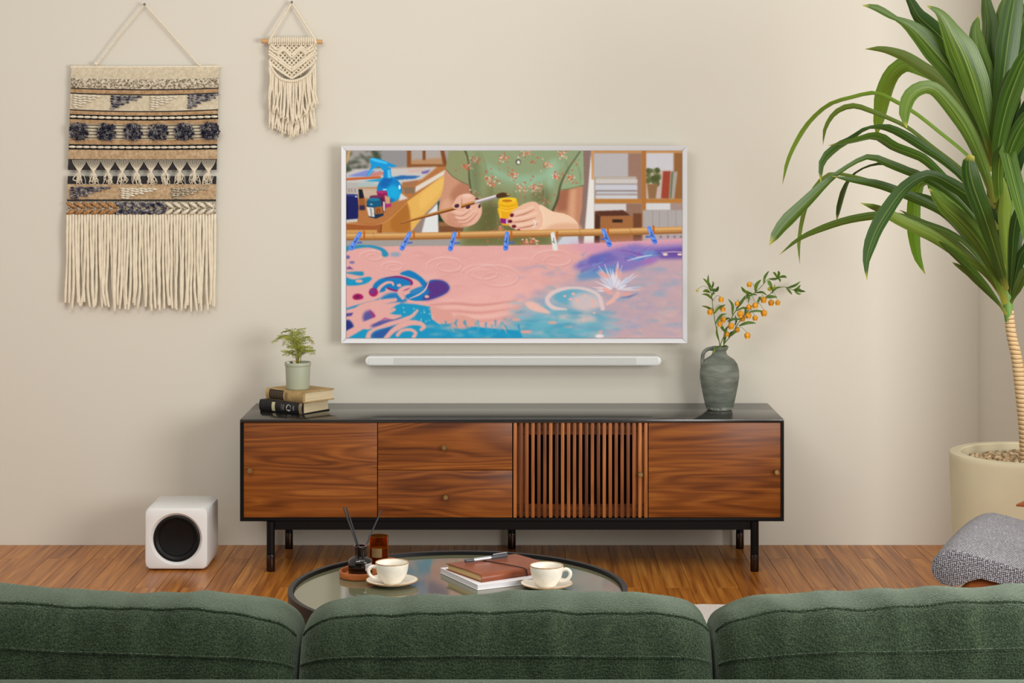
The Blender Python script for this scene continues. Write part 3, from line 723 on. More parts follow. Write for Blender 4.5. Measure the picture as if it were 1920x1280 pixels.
    # --- painted cloth
    top = [(646, 463), (690, 459), (720, 462), (800, 461), (900, 461), (960, 460), (1030, 459), (1090, 457), (1150, 454), (1210, 451), (1284, 447)]
    cloth = top + [(1284, 640), (646, 640)]
    fill(cloth, (229, 168, 160), 0.3)
    fill([(1060, 458), (1284, 448), (1284, 480), (1120, 480)], (214, 150, 178), 7, False, 0.9)
    fill([(1010, 560), (1100, 510), (1290, 470), (1290, 645), (920, 645)], (186, 162, 172), 22, False, 0.9)
    fill([(900, 540), (985, 520), (1000, 560), (930, 600), (850, 600), (820, 580)], (236, 176, 166), 10, False, 0.9)
    fill([(930, 645), (960, 600), (1030, 570), (1100, 580), (1150, 600), (1120, 645)], (88, 172, 190), 12, False, 0.9)
    fill([(960, 598), (1000, 560), (1060, 540), (1090, 545), (1040, 570), (1000, 590)], (150, 172, 188), 8, False, 0.8)
    fill([(1190, 560), (1284, 540), (1284, 645), (1170, 645)], (196, 164, 166), 14, False, 0.8)
    # loose washes running through the cloth
    for _ in range(150):
        x, y = R.uniform(960, 1284), R.uniform(500, 634); L = R.uniform(12, 50)
        c = R.choice([(222, 176, 172), (170, 160, 186), (128, 166, 190), (206, 170, 178), (96, 166, 190), (232, 186, 174), (150, 150, 186)])
        stroke([(x, y), (x + L * 0.5, y + R.uniform(-5, 3)), (x + L, y + R.uniform(-8, 6))], [1, R.uniform(3, 9), 1], c, R.uniform(1.5, 4), 0.38)
    for _ in range(60):
        x, y = R.uniform(940, 1130), R.uniform(560, 634); L = R.uniform(14, 46)
        stroke([(x, y), (x + L * 0.5, y + R.uniform(-3, 3)), (x + L, y + R.uniform(-4, 4))], [1, R.uniform(3, 8), 1], R.choice([(60, 164, 188), (110, 182, 196), (170, 190, 196), (40, 148, 182)]), R.uniform(1.5, 3.5), 0.4)
    for _ in range(34):
        x, y = R.uniform(770, 1000), R.uniform(470, 570); L = R.uniform(20, 60)
        stroke([(x, y), (x + L * 0.5, y + R.uniform(-5, 5)), (x + L, y + R.uniform(-6, 6))], [1, R.uniform(4, 12), 1], R.choice([(236, 180, 170), (222, 158, 150), (240, 188, 176)]), 3.5, 0.4)
    # blue and violet burst, right
    fill([(1072, 500), (1103, 481), (1150, 466), (1192, 457), (1213, 462), (1282, 458), (1282, 484), (1234, 486), (1221, 494), (1181, 508), (1108, 510), (1091, 508)], (134, 116, 184), 4, False, 0.95)
    fill([(1085, 512), (1120, 500), (1160, 498), (1150, 514), (1110, 524), (1082, 524)], (98, 142, 190), 4, False, 0.9)
    fill([(1108, 480), (1140, 474), (1160, 484), (1130, 496), (1100, 496)], (96, 96, 176), 3, False, 0.8)
    fill([(1224, 470), (1282, 464), (1282, 484), (1240, 484)], (104, 72, 152), 3, False, 0.9); fill([(1210, 482), (1236, 486), (1220, 494), (1196, 490)], (176, 112, 176), 3, False, 0.8)
    for k in range(46):
        t = R.uniform(-2.9, -0.2); L = R.uniform(14, 46); cx, cy = 1198 + R.uniform(-8, 8), 482 + R.uniform(-5, 5)
        x1, y1 = cx + L * 1.25 * math.cos(t), cy + L * 0.52 * math.sin(t)
        stroke([(cx, cy), ((cx + x1) / 2 + R.uniform(-3, 3), (cy + y1) / 2 - 2), (x1, y1)], [R.uniform(2, 5), 0.6], R.choice([(74, 150, 204), (96, 112, 190), (122, 90, 170), (90, 160, 206), (156, 120, 180)]), 0.8, 0.7)
    for k in range(26):
        x, y = R.uniform(1085, 1180), R.uniform(478, 512)
        stroke([(x, y), (x + R.uniform(8, 26), y - R.uniform(2, 9))], [R.uniform(2, 5), 0.8], R.choice([(104, 96, 176), (84, 124, 196), (128, 150, 202), (150, 110, 176)]), 1.2, 0.55)
    stroke([(1240, 474), (1262, 472), (1281, 473)], 1.2, (240, 214, 208), 0.3); ell(1247, 477, 4.5, 2.6, (242, 206, 190), 0.5); ell(1274, 477, 4.5, 2.2, (242, 206, 190), 0.5)
    stroke([(1176, 489), (1200, 482), (1222, 478)], [1, 3, 1.5], (206, 200, 222), 0.6)
    # white flower
    for k in range(64):
        t = math.pi * (0.98 + 1.04 * R.random()); L = R.uniform(16, 50)
        cx, cy = 1152, 544
        x1, y1 = cx + L * 1.0 * math.cos(t), cy + L * 1.15 * math.sin(t)
        stroke([(cx + L * 0.25 * math.cos(t), cy + L * 0.3 * math.sin(t)), (x1, y1)], [1.2, R.uniform(2.0, 4.6), 1.0], R.choice([(226, 220, 226), (206, 206, 222), (238, 230, 230), (190, 194, 214), (236, 206, 200)]), 0.5, 0.75, False)
    for x, y, a in ((1132, 515, 0.5), (1160, 512, 1.3), (1140, 546, 0.5), (1172, 553, -0.2)): ell(x, y, 12, 4.5, (232, 162, 152), 1, 0.8, a)
    stroke([(1158, 552), (1150, 562), (1138, 570)], [10, 8, 5], (238, 178, 164), 0.8); stroke([(1164, 558), (1180, 556), (1196, 550)], [2, 4, 1], (96, 112, 168), 0.9, 0.8)
    # ring with pale outline
    ell(1082, 556, 44, 17, (96, 168, 190), 2.5, 0.9); ell(1098, 566, 30, 18, (222, 192, 188), 5, 0.85)
    stroke([(1130, 578), (1122, 554), (1098, 542), (1066, 540), (1038, 548), (1026, 562), (1036, 576), (1062, 580)], [8, 7, 6, 5, 7, 8, 8, 3], (226, 198, 194), 0.8, 0.95)
    for x, y in ((1059, 555), (1075, 551), (1097, 554), (1083, 563), (1070, 561), (1111, 565), (1114, 574), (1114, 587), (1094, 601)): ell(x, y, R.uniform(2.5, 4), R.uniform(1.8, 2.8), (240, 178, 166), 0.6)
    fill([(985, 568), (1000, 566), (1030, 584), (1026, 588), (994, 580)], (234, 186, 172), 1.5, True); fill([(1046, 590), (1110, 590), (1122, 602), (1086, 608), (1050, 600)], (212, 186, 180), 4, False, 0.9)
    for x, y, rx in ((1036, 605, 9), (1065, 611, 8), (968, 599, 8), (1126, 622, 4), (986, 622, 12)): ell(x, y, rx, 3, (232, 162, 148), 1.2, 0.9)
    ell(1124, 630, 8, 4, (236, 220, 214), 1.0)
    for _ in range(70):
        x, y = R.uniform(1130, 1285), R.uniform(500, 634); L = R.uniform(8, 30)
        stroke([(x, y), (x + L / 2, y + R.uniform(-2, 3)), (x + L, y + R.uniform(-3, 5))], [1, R.uniform(2, 6), 1], R.choice([(232, 184, 172), (148, 158, 196), (170, 158, 184), (214, 172, 172), (122, 166, 194), (224, 178, 164)]), 1.8, 0.35)
    for _ in range(40):
        x, y = R.uniform(930, 1150), R.uniform(585, 634); L = R.uniform(10, 40)
        stroke([(x, y), (x + L / 2, y + R.uniform(-2, 2)), (x + L, y + R.uniform(-3, 3))], [1, R.uniform(3, 7), 1], R.choice([(44, 152, 182), (110, 186, 198), (66, 166, 190), (196, 186, 182), (36, 140, 176)]), 1.8, 0.45)
    # pink field: loose spirals
    for cx, cy, r in ((700, 480, 26), (738, 500, 24), (838, 498, 40), (905, 512, 42), (1040, 486, 44), (930, 520, 60)):
        P = [(cx + r * (1 - 0.75 * k / 22) * math.cos(0.42 * k + 2.6), cy + 0.46 * r * (1 - 0.75 * k / 22) * math.sin(0.42 * k + 2.6)) for k in range(23)]
        stroke(P, [1.0, 4.0, 2.5, 1.0], (240, 192, 182), 1.0, 0.75); stroke([(x + 1, y + 2) for x, y in P], [0.6, 2.0, 1.0], (206, 138, 132), 0.8, 0.6)
    for _ in range(26):
        x, y = R.uniform(760, 1060), R.uniform(464, 560); L = R.uniform(10, 40)
        stroke([(x, y), (x + L / 2, y - R.uniform(0, 4)), (x + L, y)], [0.5, R.uniform(1, 3), 0.5], R.choice([(212, 146, 138), (240, 188, 178)]), 1.2, 0.45)
    for y, c in ((572, (206, 134, 124)), (578, (236, 182, 166)), (586, (214, 142, 130)), (594, (240, 190, 172)), (602, (220, 150, 136))):
        stroke([(806, y), (850, y - 3), (900, y), (950, y - 6), (975, y - 12)], [2, 5, 4, 1], c, 1.5, 0.75)
    # --- blue swirls, left
    blue, teal, pink, mag, pur = (16, 122, 184), (24, 148, 190), (228, 168, 158), (164, 22, 92), (92, 46, 126)
    fill([(648, 462), (690, 459), (716, 464), (728, 474), (727, 481), (718, 480), (714, 470), (690, 464), (660, 468), (648, 472)], (44, 140, 176), 0.8, True)
    ell(742, 477, 10, 4, (120, 160, 186), 2, 0.8)
    fill([(727, 586), (748, 568), (778, 570), (807, 575), (810, 598), (824, 608), (851, 606), (904, 614), (975, 620), (985, 645), (646, 645), (646, 610), (690, 618), (740, 606)], teal, 1.2)
    for _ in range(60):
        x, y = R.uniform(790, 985), R.uniform(606, 636); stroke([(x, y), (x + R.uniform(8, 30), y + R.uniform(-3, 3))], [1, R.uniform(3, 7), 1], R.choice([(60, 168, 196), (24, 136, 178), (120, 184, 198), (36, 156, 196), (196, 172, 168)]), 2.2, 0.45)
    fill([(808, 575), (830, 580), (850, 590), (846, 606), (822, 604), (812, 592)], (222, 158, 144), 2, True); fill([(856, 590), (880, 594), (900, 606), (870, 616), (848, 612)], (222, 160, 146), 2, True)
    for _ in range(24):
        x, y = R.uniform(820, 975), R.uniform(600, 616); stroke([(x, y), (x + R.uniform(-4, 8), y + R.uniform(4, 14))], [4, 1], R.choice([(226, 164, 148), (90, 170, 190), (40, 150, 188)]), 1.0, 0.7)
    for _ in range(22): ell(R.uniform(756, 808), R.uniform(574, 604), R.uniform(0.8, 2.2), R.uniform(0.8, 2), (176, 208, 212), 0.6, 0.7)
    fill([(750, 513), (768, 507), (786, 516), (800, 530), (796, 540), (784, 526), (764, 518)], blue, 0.8, True)
    fill([(700, 536), (712, 524), (730, 519), (750, 518), (770, 524), (774, 532), (766, 542), (748, 546), (732, 544), (724, 540), (722, 546), (704, 548)], blue, 0.8, True)
    stroke([(722, 522), (748, 519), (770, 526), (772, 534), (762, 542), (744, 545), (728, 540)], [1, 3, 4, 4, 3, 3], mag, 0.7, 0.9)
    stroke([(708, 548), (714, 538), (726, 530), (736, 530), (738, 534)], [7, 6, 5, 4], pink, 0.7); ell(749, 535, 4.2, 3, pink, 0.5)
    fill([(761, 554), (778, 546), (799, 532), (809, 525), (832, 527), (843, 538), (837, 549), (816, 559), (790, 564), (769, 562)], blue, 0.6, True)
    fill([(798, 536), (812, 526), (832, 527), (843, 538), (836, 550), (806, 562), (792, 560), (806, 548)], pur, 2.5, True, 0.95)
    fill([(772, 544), (790, 537), (796, 540), (784, 550), (770, 550)], (46, 130, 186), 1, True); ell(801, 556, 4.4, 2.8, pink, 0.5)
    stroke([(768, 560), (788, 551), (799, 541), (805, 526)], [1.5, 3, 3, 1.5], (236, 186, 176), 0.4)
    ell(701, 548, 8.5, 8, mag, 1.2); ell(699, 546, 4.5, 5, (110, 60, 130), 1.5); ell(672, 557, 10, 6.4, mag, 1.2); ell(671, 556, 4, 2.6, (110, 20, 70), 1)
    fill([(648, 520), (664, 524), (690, 519), (698, 522), (690, 530), (672, 535), (648, 534)], teal, 0.9, True); ell(674, 527, 7, 3, pink, 0.6); fill([(648, 511), (680, 509), (680, 517), (660, 514)], (40, 140, 176), 1, True)
    fill([(648, 504), (656, 499), (664, 505)], (110, 70, 130), 0.8); ell(653, 482, 4, 3.4, (110, 96, 150), 0.8); ell(661, 492, 5, 2.6, (130, 110, 160), 0.8)
    fill([(714, 560), (730, 550), (750, 550), (764, 562), (752, 568), (722, 567)], (34, 124, 182), 2, True)
    stroke([(648, 580), (676, 572), (700, 566), (712, 560)], [3, 4, 5, 2], (40, 138, 184), 1.2)
    ell(692, 595, 11, 13, (92, 84, 150), 2.5); stroke([(694, 582), (702, 594), (698, 606)], [2, 6, 3], (164, 40, 110), 1.2, 0.9)
    fill([(704, 602), (730, 598), (752, 594), (740, 608), (710, 614), (696, 612)], (70, 76, 150), 2.5, True, 0.9); stroke([(712, 600), (724, 596), (734, 598)], 3, (178, 60, 130), 1.5, 0.8)
    fill([(646, 604), (656, 600), (664, 612), (656, 620), (646, 622)], (36, 50, 122), 1.5, True); fill([(646, 588), (664, 586), (660, 592), (646, 594)], (80, 70, 140), 1.2)
    fill([(696, 628), (720, 616), (746, 612), (740, 624), (712, 636)], (46, 80, 150), 3, True, 0.9)
    for P, w in (([(646, 630), (668, 618), (690, 606), (708, 598), (724, 588), (740, 580)], [14, 12, 10, 6]), ([(668, 596), (674, 580), (690, 572), (716, 566), (742, 562)], [14, 12, 10, 7]), ([(700, 618), (730, 608), (756, 600), (774, 592), (783, 582)], [5, 9, 8, 5]),
                 ([(724, 634), (740, 618), (764, 606), (786, 606), (796, 612), (790, 618)], [8, 10, 12, 9, 6]), ([(746, 628), (754, 620), (770, 618), (780, 624), (776, 632)], [7, 6, 6, 7]), ([(712, 594), (720, 582), (734, 572), (750, 568)], [12, 8, 6, 3]),
                 ([(756, 558), (750, 548), (758, 540), (776, 536)], [8, 9, 7, 3]), ([(690, 636), (694, 624), (706, 616)], [10, 8, 3]), ([(646, 548), (670, 540), (696, 536)], [8, 8, 4]), ([(646, 568), (672, 566), (694, 560)], [6, 8, 4]), ([(724, 590), (738, 594), (752, 592)], [10, 10, 4])):
        stroke(P, w, pink, 0.9)
    # clothes pegs and orange ties
    pegs = [((675.5, 438), (660, 465), 0), ((768.5, 438), (754.5, 465.5), 0), ((853, 438), (845, 466.5), 0), ((951, 438), (948.5, 465.5), 0), ((1036.5, 439), (1041, 465.5), 1), ((1131.5, 432), (1142.5, 458.5), 0), ((1217, 428), (1227.5, 453.5), 0)]
    for (xa, ya), (xb, yb), wht in pegs:
        stroke([(xa + 8, ya - 4), (xa + 8.5, ya + 9)], 3.4, (190, 96, 26), 0.5)
        c = (226, 222, 216) if wht else (94, 138, 226)
        if not wht: stroke([(xa * 0.35 + xb * 0.65, ya * 0.35 + yb * 0.65), (xa * 0.3 + xb * 0.7 + (14 if xa < 1000 else -12), ya * 0.35 + yb * 0.65 - 1)], 3, (66, 100, 190), 0.5)
        stroke([(xa, ya), (xb, yb)], [8, 9.5], c, 0.2, 1, False); stroke([(xa - 1.6, ya + 1), (xb - 1.8, yb - 2)], 1.8, (240, 238, 234) if wht else (140, 176, 244), 0.4, 1, False)
        mx, my = xa * 0.5 + xb * 0.5, ya * 0.5 + yb * 0.5
        stroke([(xa * 0.72 + xb * 0.28, ya * 0.72 + yb * 0.28), (xa * 0.35 + xb * 0.65, ya * 0.35 + yb * 0.65)], 1.4, (120, 110, 100) if wht else (28, 50, 120), 0.3, 1, False)
        ell(mx - 1.8, my + 1, 1.2, 1.2, (60, 56, 60) if wht else (24, 40, 100), 0.3)
        if not wht: stroke([(xa * 0.12 + xb * 0.88 - 2, ya * 0.12 + yb * 0.88), (xb + 2, yb - 1)], 3, (48, 88, 196), 0.4, 1, False)
    # printed jar edges etc. carry a little photographic grain
    rs = np.random.RandomState(5); g = rs.randn(PH // 2, PW // 2, 1).astype(np.float32) * 2.0
    IMG[:] = np.clip(IMG + np.repeat(np.repeat(g, 2, 0), 2, 1), 0, 255)
paint()
small = IMG.reshape(PH // SS, SS, PW // SS, SS, 3).mean((1, 3)) / 255.0
linimg = np.where(small <= 0.04045, small / 12.92, ((small + 0.055) / 1.055) ** 2.4)
gh, gw = linimg.shape[:2]
x0, x1, z0, z1, ys = SCREEN
gx = x0 + (np.arange(gw) + 0.0) / (gw - 1) * (x1 - x0); gz = z1 - (np.arange(gh) + 0.0) / (gh - 1) * (z1 - z0)
co = np.zeros((gh, gw, 3), np.float32); co[..., 0] = gx[None]; co[..., 1] = ys; co[..., 2] = gz[:, None]
co -= np.array(LOC[tvo], np.float32)
me = bpy.data.meshes.new("screen")
nf = (gh - 1) * (gw - 1)
idx = np.arange(gh * gw).reshape(gh, gw)
quads = np.stack([idx[:-1, :-1], idx[1:, :-1], idx[1:, 1:], idx[:-1, 1:]], -1).reshape(-1, 4)
me.vertices.add(gh * gw); me.vertices.foreach_set("co", co.ravel())
me.loops.add(nf * 4); me.loops.foreach_set("vertex_index", quads.ravel().astype(np.int32))
me.polygons.add(nf); me.polygons.foreach_set("loop_start", np.arange(0, nf * 4, 4, dtype=np.int32))
me.update(calc_edges=True); me.validate()
ca = me.color_attributes.new("picture", 'FLOAT_COLOR', 'POINT')
rgba = np.ones((gh * gw, 4), np.float32); rgba[:, :3] = linimg.reshape(-1, 3); ca.data.foreach_set("color", rgba.ravel())
m_screen, nt, p = base_mat("lit_screen")
at = N(nt, 'ShaderNodeVertexColor'); at.layer_name = "picture"
p.inputs['Base Color'].default_value = (0.004, 0.004, 0.004, 1); p.inputs['Roughness'].default_value = 0.5; p.inputs['Specular IOR Level'].default_value = 0.1
nt.links.new(at.outputs[0], p.inputs['Emission Color']); p.inputs['Emission Strength'].default_value = 0.91
me.materials.append(m_screen)
scr = bpy.data.objects.new("screen", me); COL.objects.link(scr); scr.parent = tvo
scr["label"] = "lit screen showing hands with a brush and yellow paint jar above a pink and blue painted cloth"
# ------------------------------------------------------------------ woven wall hanging (left)
HY = 6.664
def H(px, py, d=0.0): return W(px, py, HY - d)
m_nail = mk("nail_steel", rgb(120, 112, 104), 0.4, metal=0.8)
CR, TAN, BLK, NAVY, GRY = rgb(222, 209, 182), rgb(184, 142, 98), rgb(34, 32, 36), rgb(44, 46, 74), rgb(118, 116, 124)
w_cream = weave("cream_weave", rgb(196, 182, 152), rgb(230, 218, 192), 2200, 2600)
w_tan = weave("tan_weave", rgb(146, 112, 74), rgb(206, 172, 132), 2000, 1500, noise_amt=0.55)
w_tan2 = weave("tan_striped_weave", rgb(146, 112, 76), rgb(222, 196, 158), 300, 2000, noise_amt=0.4)
w_black = weave("black_stitch", rgb(20, 18, 22), rgb(30, 28, 32), 1500, 900)
w_dash = weave("black_dashed_stitch", rgb(14, 13, 17), rgb(84, 78, 70), 1250, 1, noise_amt=0.12)
w_net = weave("black_and_white_net", rgb(16, 15, 19), rgb(74, 72, 72), 1700, 1300, noise_amt=0.15)
w_tweed = weave("cream_brown_tweed", rgb(104, 90, 68), rgb(226, 214, 190), 900, 1400, noise_amt=0.85, nscale=160, bump=1.0)
def yarn_mat(name, cols, sc=220):
    m, nt, p = base_mat(name)
    n = N(nt, 'ShaderNodeTexNoise'); n.inputs['Scale'].default_value = sc; n.inputs['Detail'].default_value = 2
    nt.links.new(coords(nt), n.inputs['Vector'])
    nt.links.new(ramp(nt, n.outputs[0], [(0.36 + 0.28 * i / (len(cols) - 1), c) for i, c in enumerate(cols)]), p.inputs['Base Color'])
    p.inputs['Roughness'].default_value = 0.95; p.inputs['Specular IOR Level'].default_value = 0.1
    n2 = N(nt, 'ShaderNodeTexNoise'); n2.inputs['Scale'].default_value = 900; nt.links.new(coords(nt), n2.inputs['Vector']); set_bump(nt, p, n2.outputs[0], 0.6, 0.001)
    return m
y_navy = yarn_mat("navy_grey_yarn", [rgb(36, 38, 60), rgb(92, 91, 104), rgb(164, 160, 158)], 75)
y_cream = yarn_mat("cream_chunky_yarn", [rgb(214, 203, 180), rgb(238, 230, 210)])
y_tan = yarn_mat("tan_yarn", [rgb(150, 104, 62), rgb(204, 156, 108)])
y_tweed = yarn_mat("tweed_yarn", [rgb(110, 96, 74), rgb(222, 210, 186)], 300)

hang = thing("woven_wall_hanging", "large woven wall hanging with navy pompoms, tan bands and long cream fringe", "wall hanging", H(271, 585))
TL, TR = 134.0, 411.0
def edge(py):                      # left / right edges lean a little to the left further down
    k = (py - 122) / 282.0
    return TL - 9.5 * k, TR - 7.0 * k
def sag(u, py):
    k = max(0.0, 1 - abs(py - 190) / 130.0)
    return 4.0 * k * (1 - (2 * u - 1) ** 2)
def tpt(u, py, d):                 # u across 0..1
    l, r = edge(py)
    jit = 1.0 * noise.noise(Vector((py * 0.11, u > 0.5 and 7.0 or 1.0, 0)))
    return H(l + (r - l) * u + jit * (abs(2 * u - 1) ** 6), py + sag(u, py), d)
def band(name, y0, y1, m, d=0.006, bulge=0.0015, rows=None, nu=56, label=None):
    nv = rows or max(2, int((y1 - y0) / 3))
    q = B()
    q.grid(lambda u, v: tpt(u, y0 + (y1 - y0) * v, d + bulge * math.sin(math.pi * v) + 0.0006 * noise.noise(Vector((u * 90, y0 + v * 9, 3)))), nu, nv)
    # turn the rim back so that the band has thickness
    o = len(q.v)
    q.grid(lambda u, v: tpt(u, y0 + (y1 - y0) * v, d - 0.003), nu, nv)
    W1 = nu + 1
    ring = [i for i in range(W1)] + [W1 * (j + 1) - 1 for j in range(1, nv + 1)] + [W1 * nv + i for i in range(nu - 1, -1, -1)] + [W1 * j for j in range(nv - 1, 0, -1)]
    q.f += [(ring[i], ring[(i + 1) % len(ring)], o + ring[(i + 1) % len(ring)], o + ring[i]) for i in range(len(ring))]
    return part(name, q, m, hang, 60, label=label)
for y0, y1, m, nm in ((122, 146, w_cream, "woven_band"), (164, 166.3, w_dash, "stitch_line"), (166.3, 173.2, w_tan, "woven_band"), (173.2, 175.6, w_dash, "stitch_line"),
                      (175.6, 204.5, w_cream, "woven_band"), (204.5, 206.8, w_dash, "stitch_line"), (206.8, 213.5, w_tan, "woven_band"), (213.5, 223, w_black, "woven_band"),
                      (223, 231.5, w_tan, "woven_band"), (231.5, 260, w_cream, "woven_band"), (260, 270, w_tan, "woven_band"), (270, 280, w_black, "woven_band"),
                      (280, 298, w_tan2, "woven_band"), (298, 318.5, w_net, "woven_band"), (330, 345, w_net, "woven_band"), (345, 373.5, w_tan2, "woven_band"), (373.5, 377.5, w_dash, "stitch_line"), (377.5, 404, w_tweed, "woven_band")):
    band(nm, y0, y1, m, bulge=0.0008 if nm == "stitch_line" else 0.0016)
band("tweed_band", 146, 164, w_tweed, 0.008, 0.003, label="chunky cream and brown tweed band")
for py in (233, 239, 245, 251, 257.5): band("stitch_line", py - 0.7, py + 0.7, w_dash, 0.0084, 0.0005, 2)
def stitch(q, u, py, L, r, ang=0.0, d=0.011):
    l, rr_ = edge(py); px = l + (rr_ - l) * u; py2 = py + sag(u, py)
    c, s = math.cos(ang), math.sin(ang)
    P = [H(px + (t - 0.5) * L * c, py2 + (t - 0.5) * L * s, d + 0.0022 * math.sin(math.pi * t)) for t in (0, 0.2, 0.5, 0.8, 1)]
    R = [r * k * HY / F for k in (0.45, 0.9, 1.0, 0.9, 0.45)]
    q.tube(P, R, 6)
def wedge(u0, wpx, y0, rows, dyy, m, L=9.5, r=2.0, nm="stitched_triangle"):
    q = B()
    for j in range(rows):
        n_ = max(1, int(round(wpx * (1 - j / rows) / (L * 0.86))))
        for i in range(n_):
            stitch(q, u0 + ((i + 0.5) * L * 0.88 + random.uniform(-1, 1)) / 277.0, y0 + dyy * (j + 0.5) + (0.5 if i % 2 else -0.5), L + random.uniform(-1, 1.5), r, 0.12 + random.uniform(-0.08, 0.08))
    part(nm, q, m, hang, 60)
wedge(0.02, 52, 176, 6, 4.5, y_cream); wedge(0.275, 54, 176, 6, 4.6, y_navy); wedge(0.54, 52, 176, 6, 4.5, y_cream); wedge(0.795, 56, 175, 6, 4.6, y_navy)
wedge(0.02, 72, 350, 5, 4.6, y_navy); wedge(0.36, 68, 352, 5, 4.2, y_cream); wedge(0.70, 64, 352, 5, 4.2, y_tweed)
for py in (218.2, 275):              # two cream rope lines of plump stitches
    q = B()
    for i in range(21): stitch(q, (i + 0.5) / 21, py, 12.4, 2.7)
    part("cream_rope", q, y_cream, hang, 60)
# six pompoms of cut yarn
for k, u in enumerate((0.065, 0.25, 0.43, 0.60, 0.775, 0.95)):
    q = B(); l, r_ = edge(246); R = random.Random(40 + k)
    for i in range(260):
        a, b2 = R.uniform(-1, 1), R.uniform(-1, 1)
        if abs(a) ** 3 + abs(b2) ** 3 > 1.02: continue
        px = l + (r_ - l) * u + a * 16.5; py = 245.5 + sag(u, 245) + b2 * 14.5
        hgt = 0.010 + 0.016 * math.sqrt(max(0, 1 - 0.62 * (a * a + b2 * b2)))
        p0 = H(px, py, 0.008); p1 = H(px + a * 2 + R.uniform(-1.5, 1.5), py + b2 * 2 + R.uniform(-1.5, 1.5), hgt + R.uniform(-0.003, 0.003))
        q.tube([p0, p0.lerp(p1, 0.7), p1], [0.0026, 0.0030, 0.0012], 5)
    part("pompom", q, y_navy, hang, 60)
# ten net tassels hanging across the open gap
m_thread = mk("cream_thread", rgb(226, 215, 192), 0.95, spec=0.1)
for k in range(10):
    q = B(); u = 0.075 + 0.87 * k / 9; l, r_ = edge(315); px = l + (r_ - l) * u; R = random.Random(80 + k)
    for i in range(11):
        a = (i - 5) / 5.0
        P = [H(px + a * 12.5, 299.5, 0.011), H(px + a * 11.5, 305, 0.0115), H(px + a * 7, 313, 0.012), H(px + a * 1.6, 321, 0.012)]
        q.tube(spline(P, 8), 0.0009, 4)
    q.ball(H(px, 322, 0.012), (0.0052, 0.004, 0.0062), 8, 6)
    for i in range(18):
        a = R.uniform(-1, 1); e = R.uniform(338, 348)
        P = [H(px + a * 1.5, 323, 0.013), H(px + a * 7 + R.uniform(-3, 3), 330, 0.015), H(px + a * 9 + R.uniform(-4, 4), e - 4, 0.014), H(px + a * 7 + R.uniform(-5, 5), e, 0.012)]
        q.tube(spline(P, 9), 0.0010, 4)
    part("net_tassel", q, m_thread, hang, 60)
# chevron loops of thick yarn: tan, navy-grey, cream
for i in range(18):
    u = 0.03 + 0.93 * i / 17
    m = y_tan if i < 6 else (y_navy if i < 12 else y_cream)
    q = B(); l, r_ = edge(390); px = l + (r_ - l) * u; k = 1.0 if i >= 12 else 0.8
    for sgn in (-1, 1):
        for rep in ((0,) if i >= 12 else (-1.5, 1.5)):
            P = [H(px - 8 + rep, 390.5 + sgn * 11, 0.010), H(px - 2 + rep, 390.5 + sgn * 8, 0.0155), H(px + 4 + rep, 390.5 + sgn * 4, 0.016), H(px + 8 + rep, 390.5 + sgn * 0.8, 0.010)]
            q.tube(spline(P, 8), [x * k for x in (0.002, 0.0048, 0.0062, 0.0066, 0.0064, 0.0056, 0.004, 0.002)], 7)
    part("chevron_stitch", q, m, hang, 60)
# fringe
for i in range(52):
    R = random.Random(200 + i)
    px = 126.5 + 276.5 * i / 51; tip = R.uniform(566, 584); f = R.uniform(-1, 1) * (5 if R.random() < 0.3 else 2.2)
    P = [H(px, 402, 0.008), H(px, 412, 0.012), H(px + R.uniform(-0.8, 0.8), 440, 0.011 + R.uniform(-0.004, 0.006)), H(px + f * 0.5, 490, 0.010 + R.uniform(-0.004, 0.006)), H(px + f + R.uniform(-2, 2), 540, 0.010 + R.uniform(-0.003, 0.006)), H(px + f * 1.2 + R.uniform(-4, 4), tip, 0.010)]
    q = B(); n_ = 22; S = spline(P, n_)
    q.tube(S, [0.0052 * (1 + 0.08 * math.sin(j * 2.1 + i)) * (0.75 if j == n_ - 1 else 1) for j in range(n_)], 7)
    part("fringe_strand", q, m_yarn, hang, 60)
# hanging cord, knots, nail
q = B(); q.tube([H(180, 123, 0.006), H(226, 62, 0.006), H(271, 8, 0.010)], 0.0026, 7); q.tube([H(271, 8, 0.010), H(322, 65, 0.006), H(374, 124, 0.006)], 0.0026, 7)
q.ball(H(179, 119, 0.008), 0.006, 8, 6); q.ball(H(374, 122, 0.008), 0.005, 8, 6)
part("hanging_cord", q, m_rope, hang, 60)
q = B(); q.tube([H(271, 9, -0.012), H(271, 8, 0.014)], 0.0022, 8); q.tube([H(271, 8, 0.014), H(271, 8, 0.016)], 0.0048, 10)
part("nail", q, m_nail, hang, 60)
q = B(); q.tube([H(133, 126, 0.004), H(414, 125, 0.004)], 0.004, 10); part("top_rod", q, m_rope, hang, 60)

